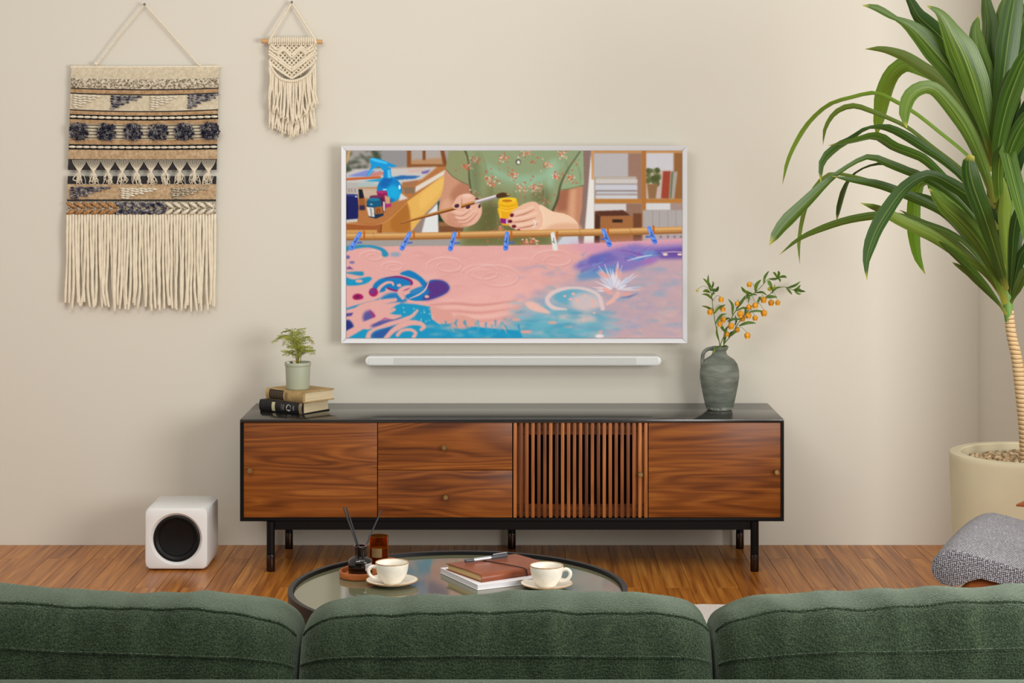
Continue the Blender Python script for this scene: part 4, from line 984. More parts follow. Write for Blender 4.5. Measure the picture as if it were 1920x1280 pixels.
# ------------------------------------------------------------------ small macrame hanging
mac = thing("macrame_wall_hanging", "small cream knotted macrame hanging from a short wooden dowel", "wall hanging", H(547, 255))
q = B(); q.tube([H(490, 77, 0.014), H(604.5, 78.5, 0.014)], 0.0078, 16); part("dowel", q, m_dowel, mac, 40, label="short pale wooden dowel")
q = B(); q.tube([H(504, 82, 0.022), H(505.5, 74, 0.023), H(547, 5, 0.010)], 0.0036, 8); q.tube([H(547, 5, 0.010), H(591, 74, 0.023), H(592.5, 82, 0.022)], 0.0036, 8)
part("hanging_cord", q, m_rope, mac, 60)
q = B(); q.tube([H(547, 6, -0.012), H(547, 4, 0.014)], 0.002, 8); q.tube([H(547, 4, 0.014), H(547, 4, 0.016)], 0.0045, 10); part("nail", q, m_nail, mac, 60)
q = B()
for i in range(21):                 # lark's-head knots over the dowel
    px = 508 + 82 * i / 20
    q.tube([H(px, 82, 0.012), H(px, 80, 0.0245), H(px, 73, 0.0255), H(px, 70.5, 0.014)], 0.0036, 6); q.tube([H(px - 1.5, 83, 0.022), H(px + 1.5, 83, 0.022)], 0.003, 6)
part("dowel_knots", q, m_rope, mac, 60)
def mpt(px, py, d): return H(px, py, d)
def edgeL(py): return 503 + (py - 75) * 0.02
def edgeR(py): return 593 - (py - 75) * 0.02
def rope(q, P, r): q.tube(spline([mpt(*p) for p in P], 18), r, 7)
q = B()
R = random.Random(9)
for j in range(15):                  # knotted mesh: fine zigzag cords between the chevrons
    for i in range(21):
        px = 507 + 84 * i / 20; ymid = 81 + j * 4.6
        lim = 112 + 36 * (1 - abs(px - 547) / 45)
        if ymid > lim: continue
        s = 1 if (i + j) % 2 else -1
        q.tube([H(px - 2.4 * s, ymid, 0.013), H(px, ymid + 2.3, 0.0165), H(px + 2.4 * s, ymid + 4.9, 0.013)], 0.0031, 5)
part("knotted_net", q, m_rope, mac, 60)
for lst in ([(504, 96, 0.018), (525, 112, 0.02), (547, 128, 0.021)], [(504, 101, 0.018), (525, 117, 0.02), (547, 133, 0.021)],
            [(504, 116, 0.018), (525, 133, 0.02), (547, 147, 0.021)], [(508, 84, 0.019), (519, 93, 0.02), (531, 86, 0.02)], [(530, 88, 0.019), (539, 95, 0.02), (547, 103, 0.021)],
            [(520, 102, 0.019), (532, 94, 0.02), (547, 108, 0.021)], [(505, 90, 0.018), (519, 98, 0.02), (531, 90, 0.02)]):
    for sgn in (1, -1):
        q = B(); rope(q, [(547 + sgn * (p[0] - 547), p[1], p[2]) for p in lst], 0.0046)
        part("chevron_rope", q, m_rope, mac, 60)
q = B(); rope(q, [(506, 121, 0.02), (512, 132, 0.022), (524, 146, 0.024), (540, 151.5, 0.025), (556, 151, 0.025), (574, 143, 0.024), (586, 130, 0.022), (591, 121, 0.02)], 0.0045)
for i in range(30):
    t = i / 29; P = spline([mpt(506, 121, .02), mpt(512, 132, .022), mpt(524, 146, .024), mpt(540, 151.5, .025), mpt(556, 151, .025), mpt(574, 143, .024), mpt(586, 130, .022), mpt(591, 121, .02)], 30)[i]
    q.ball(P, (0.0045, 0.006, 0.0066), 6, 5)
part("swag_rope", q, m_rope, mac, 60)
for tier, cnt in ((1, 24), (0, 24)):
    for i in range(cnt):
        a = 2 * (i + 0.5) / cnt - 1; R = random.Random(300 + tier * 50 + i)
        px = 548 + a * (44 if tier else 40)
        ytop = 121 + 31 * (1 - abs(a) ** 1.9) if tier else 135 + 16 * (1 - abs(a) ** 1.9)
        ybot = (193 + 32 * (1 - abs(a) ** 1.6) if tier else 232 + 20 * (1 - abs(a) ** 1.6)) + R.uniform(-4, 4)
        d = 0.022 if tier else 0.010
        P = [H(px, ytop, d), H(px + R.uniform(-1.5, 1.5), ytop * 0.6 + ybot * 0.4, d + R.uniform(-.002, .004)), H(px + a * 3 + R.uniform(-2.5, 2.5), ytop * 0.25 + ybot * 0.75, d + R.uniform(-.002, .004)), H(px + a * 4 + R.uniform(-3, 3), ybot, d)]
        q = B(); S = spline(P, 12); q.tube(S, [0.0038] * 10 + [0.0046, 0.003], 6)
        e = S[-1]
        for k in range(5): q.tube([e + Vector((0, 0, 0.003)), e + Vector((R.uniform(-.007, .007), R.uniform(-.003, .003), R.uniform(-.012, -.006)))], [0.0018, 0.0007], 4)
        part("fringe_strand", q, m_rope, mac, 60)

# ------------------------------------------------------------------ books on the sideboard
m_page = mk("old_paper", rgb(214, 196, 158), 0.9, var=((8, 8, 420), 0.22), bump=((20, 20, 700), 0.5, 0.001))
m_tanbook = mk("worn_tan_cloth", rgb(176, 146, 96), 0.8, var=((40, 40, 40), 0.25), bump=((300, 300, 300), 0.3, 0.001))
m_blackbook = mk("worn_black_leather", rgb(26, 24, 24), 0.5, var=((60, 60, 60), 0.4), bump=((250, 250, 250), 0.3, 0.001))
m_label_b = mk("spine_label_black", rgb(34, 28, 24), 0.6)
m_gilt = mk("faded_gilt", rgb(140, 118, 78), 0.5, metal=0.3)
m_label_w = mk("paper_label", rgb(202, 192, 152), 0.8)
m_silver_print = mk("silver_print", rgb(176, 176, 172), 0.5, var=((400, 400, 400), 0.6))
def book(name, label, near, ang, z0, L, Wd, Hh, m_cover, m_pg):
    """near: corner closest to the camera; local x runs along the spine away from it (leftwards), local y into the page side"""
    t = thing(name, label, "book", (near[0], near[1], z0), ang)
    c = 0.0032
    # local frame: spine along -x from origin, pages edge along +y
    part("page_block", B().box((-L / 2 - 0.001, Wd / 2 + 0.003, Hh / 2), (L - 0.006, Wd - 0.010, Hh - 2 * c - 0.0004), 0.0006, 1), m_pg, t, local=True)
    part("back_cover", B().box((-L / 2, Wd / 2 + 0.002, c / 2), (L, Wd - 0.002, c), 0.0008, 1), m_cover, t, local=True)
    part("front_cover", B().box((-L / 2, Wd / 2 + 0.002, Hh - c / 2), (L, Wd - 0.002, c), 0.0008, 1), m_cover, t, local=True)
    q = B(); n_ = 10; prof = []
    for k in range(n_ + 1):
        a = k / n_; prof.append((-0.007 * math.sin(math.pi * a) ** 0.7, Hh * a))
    poly = [Vector((0, y, z)) for y, z in prof] + [Vector((0, 0.0040, Hh)), Vector((0, 0.0040, 0))]
    q.prism(poly, (-L, 0, 0)); s = part("spine", q, m_cover, t, 50, local=True)
    return t, s
def on_spine(s, x0, x1, a0, a1, Hh, m, name="spine_print", lab=None):
    q = B(); n_ = 8
    for k in range(n_ + 1):
        a = a0 + (a1 - a0) * k / n_; y = -0.007 * math.sin(math.pi * a) ** 0.7 - 0.0003
        q.v += [Vector((-x0, y, Hh * a)), Vector((-x1, y, Hh * a))]
    q.f = [(2 * k, 2 * k + 1, 2 * k + 3, 2 * k + 2) for k in range(n_)]
    return part(name, q, m, s, 50, local=True, label=lab)
H1, H2 = 0.0395, 0.0375
bk, bs = book("book", "old black leather book at the bottom of the pair under the potted fern", (-0.703, 6.372), math.radians(147 - 180), TOPZ, 0.188, 0.142, H1, m_blackbook, m_page)
on_spine(bs, 0.118, 0.132, 0.12, 0.88, H1, m_label_w, "spine_label", "small cream paper label")
for xa in (0.004, 0.010, 0.078, 0.088): on_spine(bs, xa, xa + 0.0022, 0.25 if xa > 0.05 else 0.06, 0.8 if xa > 0.05 else 0.94, H1, m_gilt)
on_spine(bs, 0.001, 0.014, 0.03, 0.97, H1, mk("worn_spine_end", rgb(150, 128, 96), 0.8, var=((200, 200, 200), 0.5)), "worn_corner")
q = B(); n_ = 20
for k in range(n_): 
    t = 2 * math.pi * k / n_; a = 0.5 + 0.30 * math.sin(t); q.v.append(Vector((-0.058 - 0.0105 * math.cos(t), -0.007 * math.sin(math.pi * a) ** 0.7 - 0.0005, H1 * a)))
q.f = [tuple(range(n_))]; part("emblem", q, m_silver_print, bs, None, local=True, label="round silver emblem")
for xa in (0.034, 0.038, 0.082): on_spine(bs, xa, xa + 0.0012, 0.3, 0.72, H1, m_silver_print)
tb, ts = book("book", "worn tan book with dark title block lying on top of the black book", (-0.6985, 6.362), math.radians(139 - 180), TOPZ + H1, 0.186, 0.140, H2, m_tanbook, m_page)
on_spine(ts, 0.098, 0.168, 0.08, 0.95, H2, m_label_b, "title_block", "dark title block on the spine")
for xa in (0.104, 0.111, 0.118, 0.126, 0.134, 0.142, 0.150, 0.158): on_spine(ts, xa, xa + 0.0022, 0.18, 0.84, H2, m_gilt)
for xa in (0.078, 0.084): on_spine(ts, xa, xa + 0.0016, 0.2, 0.8, H2, m_label_b)
# ------------------------------------------------------------------ potted fern on the books
FZ = TOPZ + H1 + H2
FX, FYY = (558.5 - 960) * 6.455 / F, 6.455
fern = thing("potted_fern", "small feathery fern in a sage green pot on the stacked books", "potted plant", (FX, FYY, FZ))
m_pot = mk("sage_ceramic", rgb(172, 178, 154), 0.45)
part("pot", B().lathe([(0.0, 0.0), (0.036, 0), (0.0385, 0.002), (0.0395, 0.006), (0.0425, 0.078), (0.0425, 0.079), (0.0445, 0.0805), (0.0452, 0.084), (0.0452, 0.0895), (0.0440, 0.0915), (0.0425, 0.090), (0.0405, 0.080), (0.039, 0.07), (0.0, 0.07)], 48, (FX, FYY, FZ)), m_pot, fern)
m_soil = mk("soil", rgb(60, 46, 34), 0.95, bump=((200, 200, 200), 0.8, 0.004))
part("soil", B().lathe([(0.039, 0.0705), (0.03, 0.074), (0.015, 0.076), (0.0, 0.0755)], 24, (FX, FYY, FZ)), m_soil, fern)
for k, (dx, dz_, c) in enumerate(((-0.031, 0.006, rgb(228, 222, 212)), (-0.022, 0.004, rgb(44, 36, 32)), (-0.012, 0.007, rgb(214, 200, 176)))):
    q = B(); q.ball((FX + dx, FYY - 0.018 + 0.006 * k, FZ + 0.0825 + dz_), (0.0075, 0.006, 0.0065), 10, 7); part("pebble", q, mk("pebble_stone", c, 0.6), fern, 60)
m_frond, nt, p = base_mat("fern_green")
oi = N(nt, 'ShaderNodeTexNoise'); oi.inputs['Scale'].default_value = 40; nt.links.new(coords(nt), oi.inputs['Vector'])
nt.links.new(ramp(nt, oi.outputs[0], [(0.35, rgb(108, 122, 28)), (0.6, rgb(166, 172, 52)), (0.75, rgb(196, 176, 70))]), p.inputs['Base Color'])
p.inputs['Roughness'].default_value = 0.6; p.inputs['Subsurface Weight'].default_value = 0.0
def fern_frond(P, seed, n_side=15):
    q = B(); R = random.Random(seed); S = spline(P, 26)
    q.tube(S, [0.0009 * (1 - 0.6 * i / 25) for i in range(26)], 5)
    for i in range(9, 26):
        t = (S[min(i + 1, 25)] - S[i - 1]).normalized(); side = t.cross(Vector((0, 0, 1)))
        side = side.normalized() if side.length > 0.05 else Vector((1, 0, 0))
        L = 0.026 * math.sin(math.pi * (0.12 + 0.86 * (i - 9) / 17)) + 0.004
        for sg in (-1, 1):
            d = (side * sg + t * 0.55 + Vector((0, 0, R.uniform(-0.35, 0.1)))).normalized()
            e = S[i] + d * L * R.uniform(0.75, 1.2)
            q.tube([S[i], e], [0.0005, 0.0003], 3, False)
            m = max(3, int(L / 0.0024))
            for k in range(1, m + 1):
                c = S[i].lerp(e, k / m)
                for rep in range(3):
                    v = (d * R.uniform(0.2, 1) + Vector((R.uniform(-1, 1), R.uniform(-1, 1), R.uniform(-1, 1))) * 0.9).normalized()
                    w = v.orthogonal().normalized() * 0.00055; l = R.uniform(0.0035, 0.0062)
                    q.add([c - w, c + w, c + v * l], [(0, 1, 2)])
    part("frond", q, m_frond, fern, None)
def FP(px, py, dy_=0.0): return W(px, py, FYY + dy_)
base = FP(559, 682)
for k, (pts) in enumerate([[(556, 660, .01), (548, 640, .0), (530, 630, -.01), (512, 640, -.02)], [(558, 650, 0), (552, 628, .01), (548, 619, .02), (530, 622, .03)], [(560, 650, 0), (558, 628, -.02), (562, 618, -.03), (568, 616, -.04)],
                           [(562, 665, -.01), (566, 652, -.02), (576, 650, -.03), (586, 662, -.04)], [(561, 655, 0), (566, 634, .02), (576, 632, .03), (586, 642, .04)], [(555, 668, -.02), (546, 660, -.04), (542, 658, -.05), (536, 664, -.06)],
                           [(558, 664, -.02), (556, 652, -.04), (552, 648, -.06), (546, 652, -.08)], [(562, 668, 0), (568, 658, .02), (574, 656, .03), (580, 658, .05)], [(557, 655, .01), (548, 634, .03), (540, 628, .05), (528, 634, .07)], [(560, 648, .0), (560, 632, .04), (556, 624, .06), (552, 622, .09)], [(559, 650, -.01), (552, 636, -.04), (542, 634, -.06), (532, 645, -.07)]]):
    fern_frond([base + Vector((random.uniform(-.006, .006), random.uniform(-.006, .006), -0.012))] + [FP(*p_) for p_ in pts], 500 + k)
for k in range(4):
    x = FX + (-0.004, 0.003, 0.008, -0.001)[k]; q = B(); q.tube([(x, FYY, FZ + 0.07), (x + (-.003, 0, .004, .002)[k], FYY - 0.004, FZ + 0.125 + 0.01 * k)], [0.0018, 0.001], 6)
    part("stem", q, mk("fern_stem", rgb(150, 128, 70), 0.7), fern, 60)

# ------------------------------------------------------------------ stone jug and yellow flower branches
JY = 6.50; JX = (1349 - 960) * JY / F
def jr(px): return px * JY / F
def jz(py): return EYE - (py - HORIZON) * JY / F - TOPZ
jug = thing("jug", "grey-green stoneware jug with one handle on the sideboard", "vase", (JX, JY, TOPZ))
m_jug, nt, p = base_mat("stoneware")
n1 = N(nt, 'ShaderNodeTexNoise'); n1.inputs['Scale'].default_value = 1; n1.inputs['Detail'].default_value = 6; nt.links.new(coords(nt, (14, 14, 46)), n1.inputs['Vector'])
c1 = ramp(nt, n1.outputs[0], [(0.3, rgb(84, 90, 80)), (0.55, rgb(116, 122, 110)), (0.75, rgb(136, 140, 128))])
gz_ = N(nt, 'ShaderNodeSeparateXYZ'); nt.links.new(coords(nt), gz_.inputs[0])
n3 = N(nt, 'ShaderNodeTexNoise'); n3.inputs['Scale'].default_value = 120; nt.links.new(coords(nt), n3.inputs['Vector'])
mm = N(nt, 'ShaderNodeMath', operation='MULTIPLY_ADD'); mm.inputs[1].default_value = -26.0; mm.inputs[2].default_value = 0.62; nt.links.new(gz_.outputs[2], mm.inputs[0])
m2_ = N(nt, 'ShaderNodeMath', operation='MULTIPLY'); nt.links.new(mm.outputs[0], m2_.inputs[0]); nt.links.new(n3.outputs[0], m2_.inputs[1])
mxx = N(nt, 'ShaderNodeMix', data_type='RGBA'); nt.links.new(ramp(nt, m2_.outputs[0], [(0.16, (0, 0, 0, 1)), (0.26, (1, 1, 1, 1))]), mxx.inputs[0]); nt.links.new(c1, mxx.inputs[6]); mxx.inputs[7].default_value = rgb(176, 178, 166)
nt.links.new(mxx.outputs[2], p.inputs['Base Color']); p.inputs['Roughness'].default_value = 0.62
n4 = N(nt, 'ShaderNodeTexNoise'); n4.inputs['Scale'].default_value = 1; n4.inputs['Detail'].default_value = 8; nt.links.new(coords(nt, (60, 60, 160)), n4.inputs['Vector']); set_bump(nt, p, n4.outputs[0], 0.5, 0.003)
prof = [(0, 0), (jr(22), 0), (jr(24.5), 0.004), (jr(26), jz(762)), (jr(30), jz(745)), (jr(34.5), jz(722)), (jr(37), jz(706)), (jr(36.4), jz(693)), (jr(33.5), jz(682)), (jr(27.5), jz(673.5)), (jr(19), jz(668)), (jr(14.5), jz(664.5)), (jr(12.6), jz(660)), (jr(12.8), jz(657)), (jr(15.6), jz(654.5)), (jr(16.2), jz(651.5)), (jr(15.2), jz(649.5)), (jr(12), jz(650)), (jr(10), jz(654)), (jr(10), jz(662)), (jr(20), jz(672)), (jr(30), jz(690)), (0, jz(760))]
part("body", B().lathe(prof, 56, (JX, JY, TOPZ)), m_jug, jug, 50)
q = B(); S = spline([W(1340, 653.5, JY), W(1328, 654, JY), W(1319.5, 661, JY), W(1317, 674, JY), W(1317.5, 688, JY), W(1320, 694, JY)], 20)
q.tube(S, [0.0088] * 3 + [0.008] * 13 + [0.009] * 4, 12, True, 0.8); part("handle", q, m_jug, jug, 60)
m_fl_stem = mk("green_stem", rgb(98, 112, 48), 0.6)
def leaf_mat(name, stops, tr=0.25):
    m, nt, p = base_mat(name)
    n = N(nt, 'ShaderNodeTexNoise'); n.inputs['Scale'].default_value = 30; n.inputs['Detail'].default_value = 3; nt.links.new(coords(nt, (1, 1, 1), True), n.inputs['Vector'])
    nt.links.new(ramp(nt, n.outputs[0], stops), p.inputs['Base Color']); p.inputs['Roughness'].default_value = 0.45
    tb_ = N(nt, 'ShaderNodeBsdfTranslucent'); tb_.inputs[0].default_value = stops[-1][1]
    mx = N(nt, 'ShaderNodeMixShader'); mx.inputs[0].default_value = tr
    nt.links.new(p.outputs[0], mx.inputs[1]); nt.links.new(tb_.outputs[0], mx.inputs[2]); nt.links.new(mx.outputs[0], nt.nodes['Material Output'].inputs[0])
    return m
m_fl_leaf = leaf_mat("willow_leaf", [(0.35, rgb(44, 80, 26)), (0.55, rgb(84, 124, 40)), (0.75, rgb(136, 168, 62))])
m_petal = mk("orange_yellow_petal", rgb(236, 158, 22), 0.5, var=((90, 90, 90), 0.28))
m_bud = mk("yellow_green_bud", rgb(206, 186, 52), 0.5)
def small_leaf(P, w, name, m, parent, roll=0.5):
    S = spline(P, 12); q = B()
    for i, c in enumerate(S):
        t = (S[min(i + 1, 11)] - S[max(i - 1, 0)]).normalized(); s = t.cross(Vector((0, 1, 0)))
        s = s.normalized() if s.length > 1e-4 else Vector((1, 0, 0)); nn = s.cross(t).normalized()
        s = s * math.cos(roll) + nn * math.sin(roll); nn = s.cross(t).normalized()
        a = i / 11; ww = w * math.sin(math.pi * min(a * 0.92 + 0.06, 1)) ** 0.8 * 0.5
        q.v += [c - s * ww + nn * ww * 0.35, c, c + s * ww + nn * ww * 0.35]
    q.f = [f for i in range(11) for f in ((3 * i, 3 * i + 1, 3 * i + 4, 3 * i + 3), (3 * i + 1, 3 * i + 2, 3 * i + 5, 3 * i + 4))]
    return part(name, q, m, parent, 80, recalc=False)
def lantern(c, r, m, parent, name="blossom"):
    q = B(); n_ = 12
    prof = [(0.2, 1.15), (0.62, 1.0), (0.98, 0.55), (1.05, 0.0), (0.92, -0.55), (0.7, -0.9), (0.86, -1.1), (0.6, -1.02), (0.3, -0.5)]
    for j, (a, z) in enumerate(prof):
        for k in range(n_):
            t = 2 * math.pi * k / n_; rr_ = a * r * (1 + 0.10 * math.cos(6 * t / 1.0) * (1 if 0 < j < 8 else 0))
            q.v.append(c + Vector((rr_ * math.cos(t), rr_ * math.sin(t), z * r)))
    q.f = [(j * n_ + k, j * n_ + (k + 1) % n_, (j + 1) * n_ + (k + 1) % n_, (j + 1) * n_ + k) for j in range(len(prof) - 1) for k in range(n_)] + [tuple(range(n_ - 1, -1, -1))]
    o = part(name, q, m, parent, 70); return o
def cr(x, y): return (1270 + x / 4.265, 490 + y / 4.265)
branches = [
 ("left upright yellow-flowered branch in the grey jug", [(345, 760), (335, 640), (305, 500), (285, 370), (275, 280), (258, 200)], -0.02,
  [(350, 305, 1), (363, 380, 1), (262, 405, 1.1), (340, 500, 1), (160, 233, 0.5)],
  [((285, 310), (240, 270), (195, 262)), ((270, 240), (250, 180), (205, 135)), ((260, 220), (245, 160), (247, 105)), ((270, 215), (310, 230), (330, 200)), ((290, 420), (330, 370), (385, 345)), ((300, 500), (350, 430), (395, 418)), ((335, 640), (315, 570), (318, 515)), ((258, 200), (290, 230), (320, 222)), ((265, 230), (285, 180), (282, 158)), ((290, 400), (240, 370), (195, 355)), ((262, 250), (230, 235), (205, 240)), ((270, 280), (290, 250), (300, 262))]),
 ("middle yellow-flowered branch in the grey jug leaning to the right", [(355, 760), (345, 670), (385, 570), (430, 460), (470, 390), (540, 300), (620, 250), (690, 180), (730, 140), (800, 130)], 0.0,
  [(365, 465, 1.1), (430, 517, 1.2), (395, 580, 1.0), (505, 420, 1.25), (477, 337, 0.85), (572, 365, 1.0), (575, 185, 0.95), (622, 352, 1.1)],
  [((440, 430), (440, 350), (408, 300)), ((470, 380), (520, 310), (545, 270)), ((545, 290), (575, 270), (570, 330)), ((600, 260), (540, 240), (510, 200)), ((625, 250), (630, 190), (670, 145)), ((690, 180), (700, 120), (732, 75)), ((730, 140), (780, 140), (820, 125)), ((800, 130), (812, 100), (808, 75)), ((800, 130), (850, 120), (875, 130)), ((795, 130), (775, 95), (762, 88)), ((800, 132), (820, 145), (822, 165)), ((620, 250), (680, 245), (720, 275)), ((470, 395), (530, 370), (600, 385)), ((400, 480), (450, 460), (505, 462)), ((560, 290), (600, 262), (640, 268)), ((385, 570), (350, 520), (330, 490)), ((560, 300), (560, 260), (562, 232)), ((725, 150), (740, 180), (755, 200)), ((430, 470), (400, 460), (350, 500))]),
 ("right yellow-flowered branch in the grey jug arching furthest right", [(362, 760), (370, 670), (430, 590), (490, 490), (560, 400), (640, 320), (730, 270), (800, 215), (870, 205), (940, 235)], 0.03,
  [(478, 545, 1.0), (560, 593, 1.15), (520, 455, 1.2), (568, 432, 1.15), (690, 307, 1.15), (750, 330, 1.15), (803, 330, 1.0), (693, 413, 1.2), (622, 453, 1.0), (735, 220, 0.7), (775, 213, 0.7)],
  [((430, 590), (470, 560), (430, 600)), ((490, 515), (560, 490), (630, 492)), ((560, 410), (630, 395), (720, 405)), ((640, 320), (660, 290), (645, 340)), ((700, 290), (750, 280), (800, 285)), ((750, 255), (790, 210), (840, 205)), ((760, 240), (745, 180), (735, 150)), ((870, 205), (900, 240), (918, 265)), ((880, 210), (940, 190), (985, 158)), ((930, 230), (980, 235), (1025, 240)), ((940, 235), (970, 255), (990, 260)), ((925, 230), (960, 215), (985, 185)), ((540, 430), (545, 390), (530, 360)), ((410, 620), (430, 570), (500, 555)), ((370, 670), (390, 540), (420, 520)), ((460, 510), (470, 470), (462, 430)), ((940, 235), (965, 225), (995, 232))]),
]
for bi, (lab, st, dy0, fls, lvs) in enumerate(branches):
    R = random.Random(60 + bi)
    n_ = len(st)
    P = []
    for i, s_ in enumerate(st):
        px, py = cr(*s_); P.append(W(px, py, JY + dy0 * i / (n_ - 1) * 3 + (bi - 1) * 0.008))
    t = thing("flower_branch", lab, "flower branch", P[0], group="yellow flower branches in the jug")
    S = spline(P, 40); q = B(); q.tube(S, [0.0017 * (1 - 0.6 * i / 39) + 0.0003 for i in range(40)], 6); part("stem", q, m_fl_stem, t, 70)
    def depth_at(pt):
        return min(S, key=lambda s: (s.x - pt.x) ** 2 + (s.z - pt.z) ** 2)
    for (fx, fy, k) in fls:
        px, py = cr(fx, fy); near = depth_at(W(px, py, JY)); c = W(px, py, near.y + R.uniform(-0.03, 0.02))
        lo = lantern(c, 0.0088 * k * 0.92, m_petal if k > 0.8 else m_bud, t, "blossom" if k > 0.8 else "bud")
        top = c + Vector((0, 0, 0.009 * k)); q = B(); q.tube(spline([near, near.lerp(top, 0.5) + Vector((0, 0, 0.012)), top], 10), 0.0007, 5); part("flower_stalk", q, m_fl_stem, lo, 70)
    for lf in lvs:
        pts = [cr(*a) for a in lf]; y0 = depth_at(W(pts[0][0], pts[0][1], JY)).y; k = R.uniform(-0.03, 0.03)
        small_leaf([W(px, py, y0 + k * i) for i, (px, py) in enumerate(pts)], 0.0095 + R.uniform(-0.002, 0.003), "leaf", m_fl_leaf, t, R.uniform(0.1, 0.9))
# two leaves drooping over the jug's lip
    if bi == 0:
        small_leaf([W(1349, 650, JY - 0.02), W(1341, 655, JY - 0.05), W(1338, 665, JY - 0.06)], 0.010, "leaf", m_fl_leaf, t, 0.4)
    if bi == 2:
        small_leaf([W(1352, 649, JY - 0.02), W(1361, 648, JY - 0.04), W(1367, 651, JY - 0.05)], 0.009, "leaf", m_fl_leaf, t, 0.9)
# ------------------------------------------------------------------ coffee table
CTX, CTY, CTR, CTZ = (859 - 960) * 4.364 / F, 4.364, 0.390, 0.38
ct = thing("coffee_table", "round black coffee table with tinted mirror glass top on the rug", "coffee table", (CTX, CTY, 0.012))
m_glass_top = mk("smoked_olive_glass", rgb(100, 99, 74), 0.06, spec=0.55, ior=1.5)
part("glass_top", B().lathe([(0, 0.012), (CTR - 0.0122, 0.012), (CTR - 0.0122, 0.0185), (CTR - 0.0135, 0.02), (0, 0.02)], 96, (CTX, CTY, CTZ - 0.02)), m_glass_top, ct, 30)
part("rim", B().lathe([(CTR - 0.011, -0.045), (CTR - 0.001, -0.046), (CTR, -0.045), (CTR, 0.008), (CTR - 0.001, 0.009), (CTR - 0.011, 0.009), (CTR - 0.012, 0.008), (CTR - 0.012, -0.044)], 128, (CTX, CTY, CTZ), close=True), mk("rim_black", rgb(20, 20, 22), 0.4, spec=0.3), ct, 40)
part("under_plate", B().lathe([(0, -0.018), (CTR - 0.0125, -0.018), (CTR - 0.0125, -0.0085), (0, -0.0085)], 64, (CTX, CTY, CTZ)), m_black, ct, 30)
for k in range(4):
    a = math.radians(2 + 90 * k); x, y = CTX + (CTR - 0.0205) * math.cos(a), CTY + (CTR - 0.0205) * math.sin(a)
    part("leg", B().box((x, y, (0.0135 + CTZ - 0.018) / 2), (0.014, 0.014, CTZ - 0.018 - 0.0135), 0.001, 1), m_black, ct)
for k in range(2):
    a = math.radians(2 + 90 * k); d = Vector((math.cos(a), math.sin(a), 0)) * (CTR - 0.028)
    c = Vector((CTX, CTY, 0.03 + 0.013 * k)); part("foot_bar", B().box(c, ((CTR - 0.028) * 2, 0.012, 0.012), 0.001, 1, Matrix.Rotation(a, 3, 'Z')), m_black, ct)

# ------------------------------------------------------------------ tray with diffuser and candle
TZ = CTZ + 0.0005
A1, A2 = Vector((-0.360, 4.50, 0)), Vector((-0.323, 4.598, 0))
def capsule_ring(r, n=24):
    d = (A2 - A1).normalized(); s = Vector((-d.y, d.x, 0)); out = []
    for k in range(n + 1): t = math.pi * k / n; out.append(A2 + s * math.cos(t) * r + d * math.sin(t) * r)
    for k in range(n + 1): t = math.pi * k / n; out.append(A1 - s * math.cos(t) * r - d * math.sin(t) * r)
    return out
q = B(); rings = [(0.0485, 0), (0.050, 0.0015), (0.0505, 0.014), (0.0495, 0.0155), (0.0475, 0.0155), (0.0465, 0.0145), (0.0455, 0.005)]
n_ = 50
for r, z in rings: q.v += [p_ + Vector((0, 0, TZ + z)) for p_ in capsule_ring(r)]
q.f = [(i * n_ + k, i * n_ + (k + 1) % n_, (i + 1) * n_ + (k + 1) % n_, (i + 1) * n_ + k) for i in range(len(rings) - 1) for k in range(n_)] + [tuple(range(n_ - 1, -1, -1)), tuple((len(rings) - 1) * n_ + k for k in range(n_))]
m_tray = mk("tan_leather", rgb(176, 96, 42), 0.45, var=((60, 60, 200), 0.15))
single("tray", q, m_tray, "small oval tan leather tray on the glass table", "tray", ((A1 + A2) / 2) + Vector((0, 0, TZ)), smooth=40)
TB = TZ + 0.0053
m_dkglass = mk("dark_brown_glass", rgb(22, 15, 10), 0.06, spec=0.8)
bx_, by_ = -0.3605, 4.505
dif = thing("reed_diffuser", "dark glass reed diffuser bottle on the tan tray", "diffuser", (bx_, by_, TB))
part("bottle", B().lathe([(0, 0), (0.0275, 0), (0.029, 0.002), (0.029, 0.030), (0.0275, 0.0345), (0.022, 0.039), (0.0155, 0.0425), (0.0150, 0.046), (0.0150, 0.060), (0.0165, 0.061), (0.0165, 0.066), (0.0155, 0.067), (0.012, 0.067), (0.0115, 0.05), (0.012, 0.045), (0.024, 0.03), (0, 0.004)], 40, (bx_, by_, TB)), m_dkglass, dif, 40)
q = B(); q.v = []
for k in range(6):
    a = math.radians(-62 + 40 * k / 5); 
    for z in (0.012, 0.029): q.v.append(Vector((bx_ + 0.0293 * math.cos(a), by_ + 0.0293 * math.sin(a), TB + z)))
q.f = [(2 * k, 2 * k + 2, 2 * k + 3, 2 * k + 1) for k in range(5)]
part("paper_label", q, mk("label_white", rgb(206, 206, 208), 0.6, var=((300, 300, 300), 0.5)), dif, 60, label="white printed bottle label")
m_reed = mk("black_reed", rgb(40, 40, 44), 0.5)
for (pxa, pya, ya), (pxb, pyb, yb) in (((644, 951, 4.56), (676, 1040, 4.505)), ((649.5, 950, 4.50), (677.5, 1040, 4.503)), ((715, 957, 4.62), (680, 1036, 4.508))):
    q = B(); q.tube([W(pxa, pya, ya), W(pxb, pyb, yb)], 0.0019, 8); part("reed", q, m_reed, dif, 50)
cx_, cy_ = -0.3245, 4.603
can = thing("candle_glass", "amber glass candle tumbler behind the diffuser bottle", "candle", (cx_, cy_, TB))
m_amber = mk("amber_glass", rgb(176, 98, 18), 0.03, trans=1.0, ior=1.06)
m_amber.node_tree.nodes["Principled BSDF"].inputs['Base Color'].default_value = rgb(230, 172, 84)
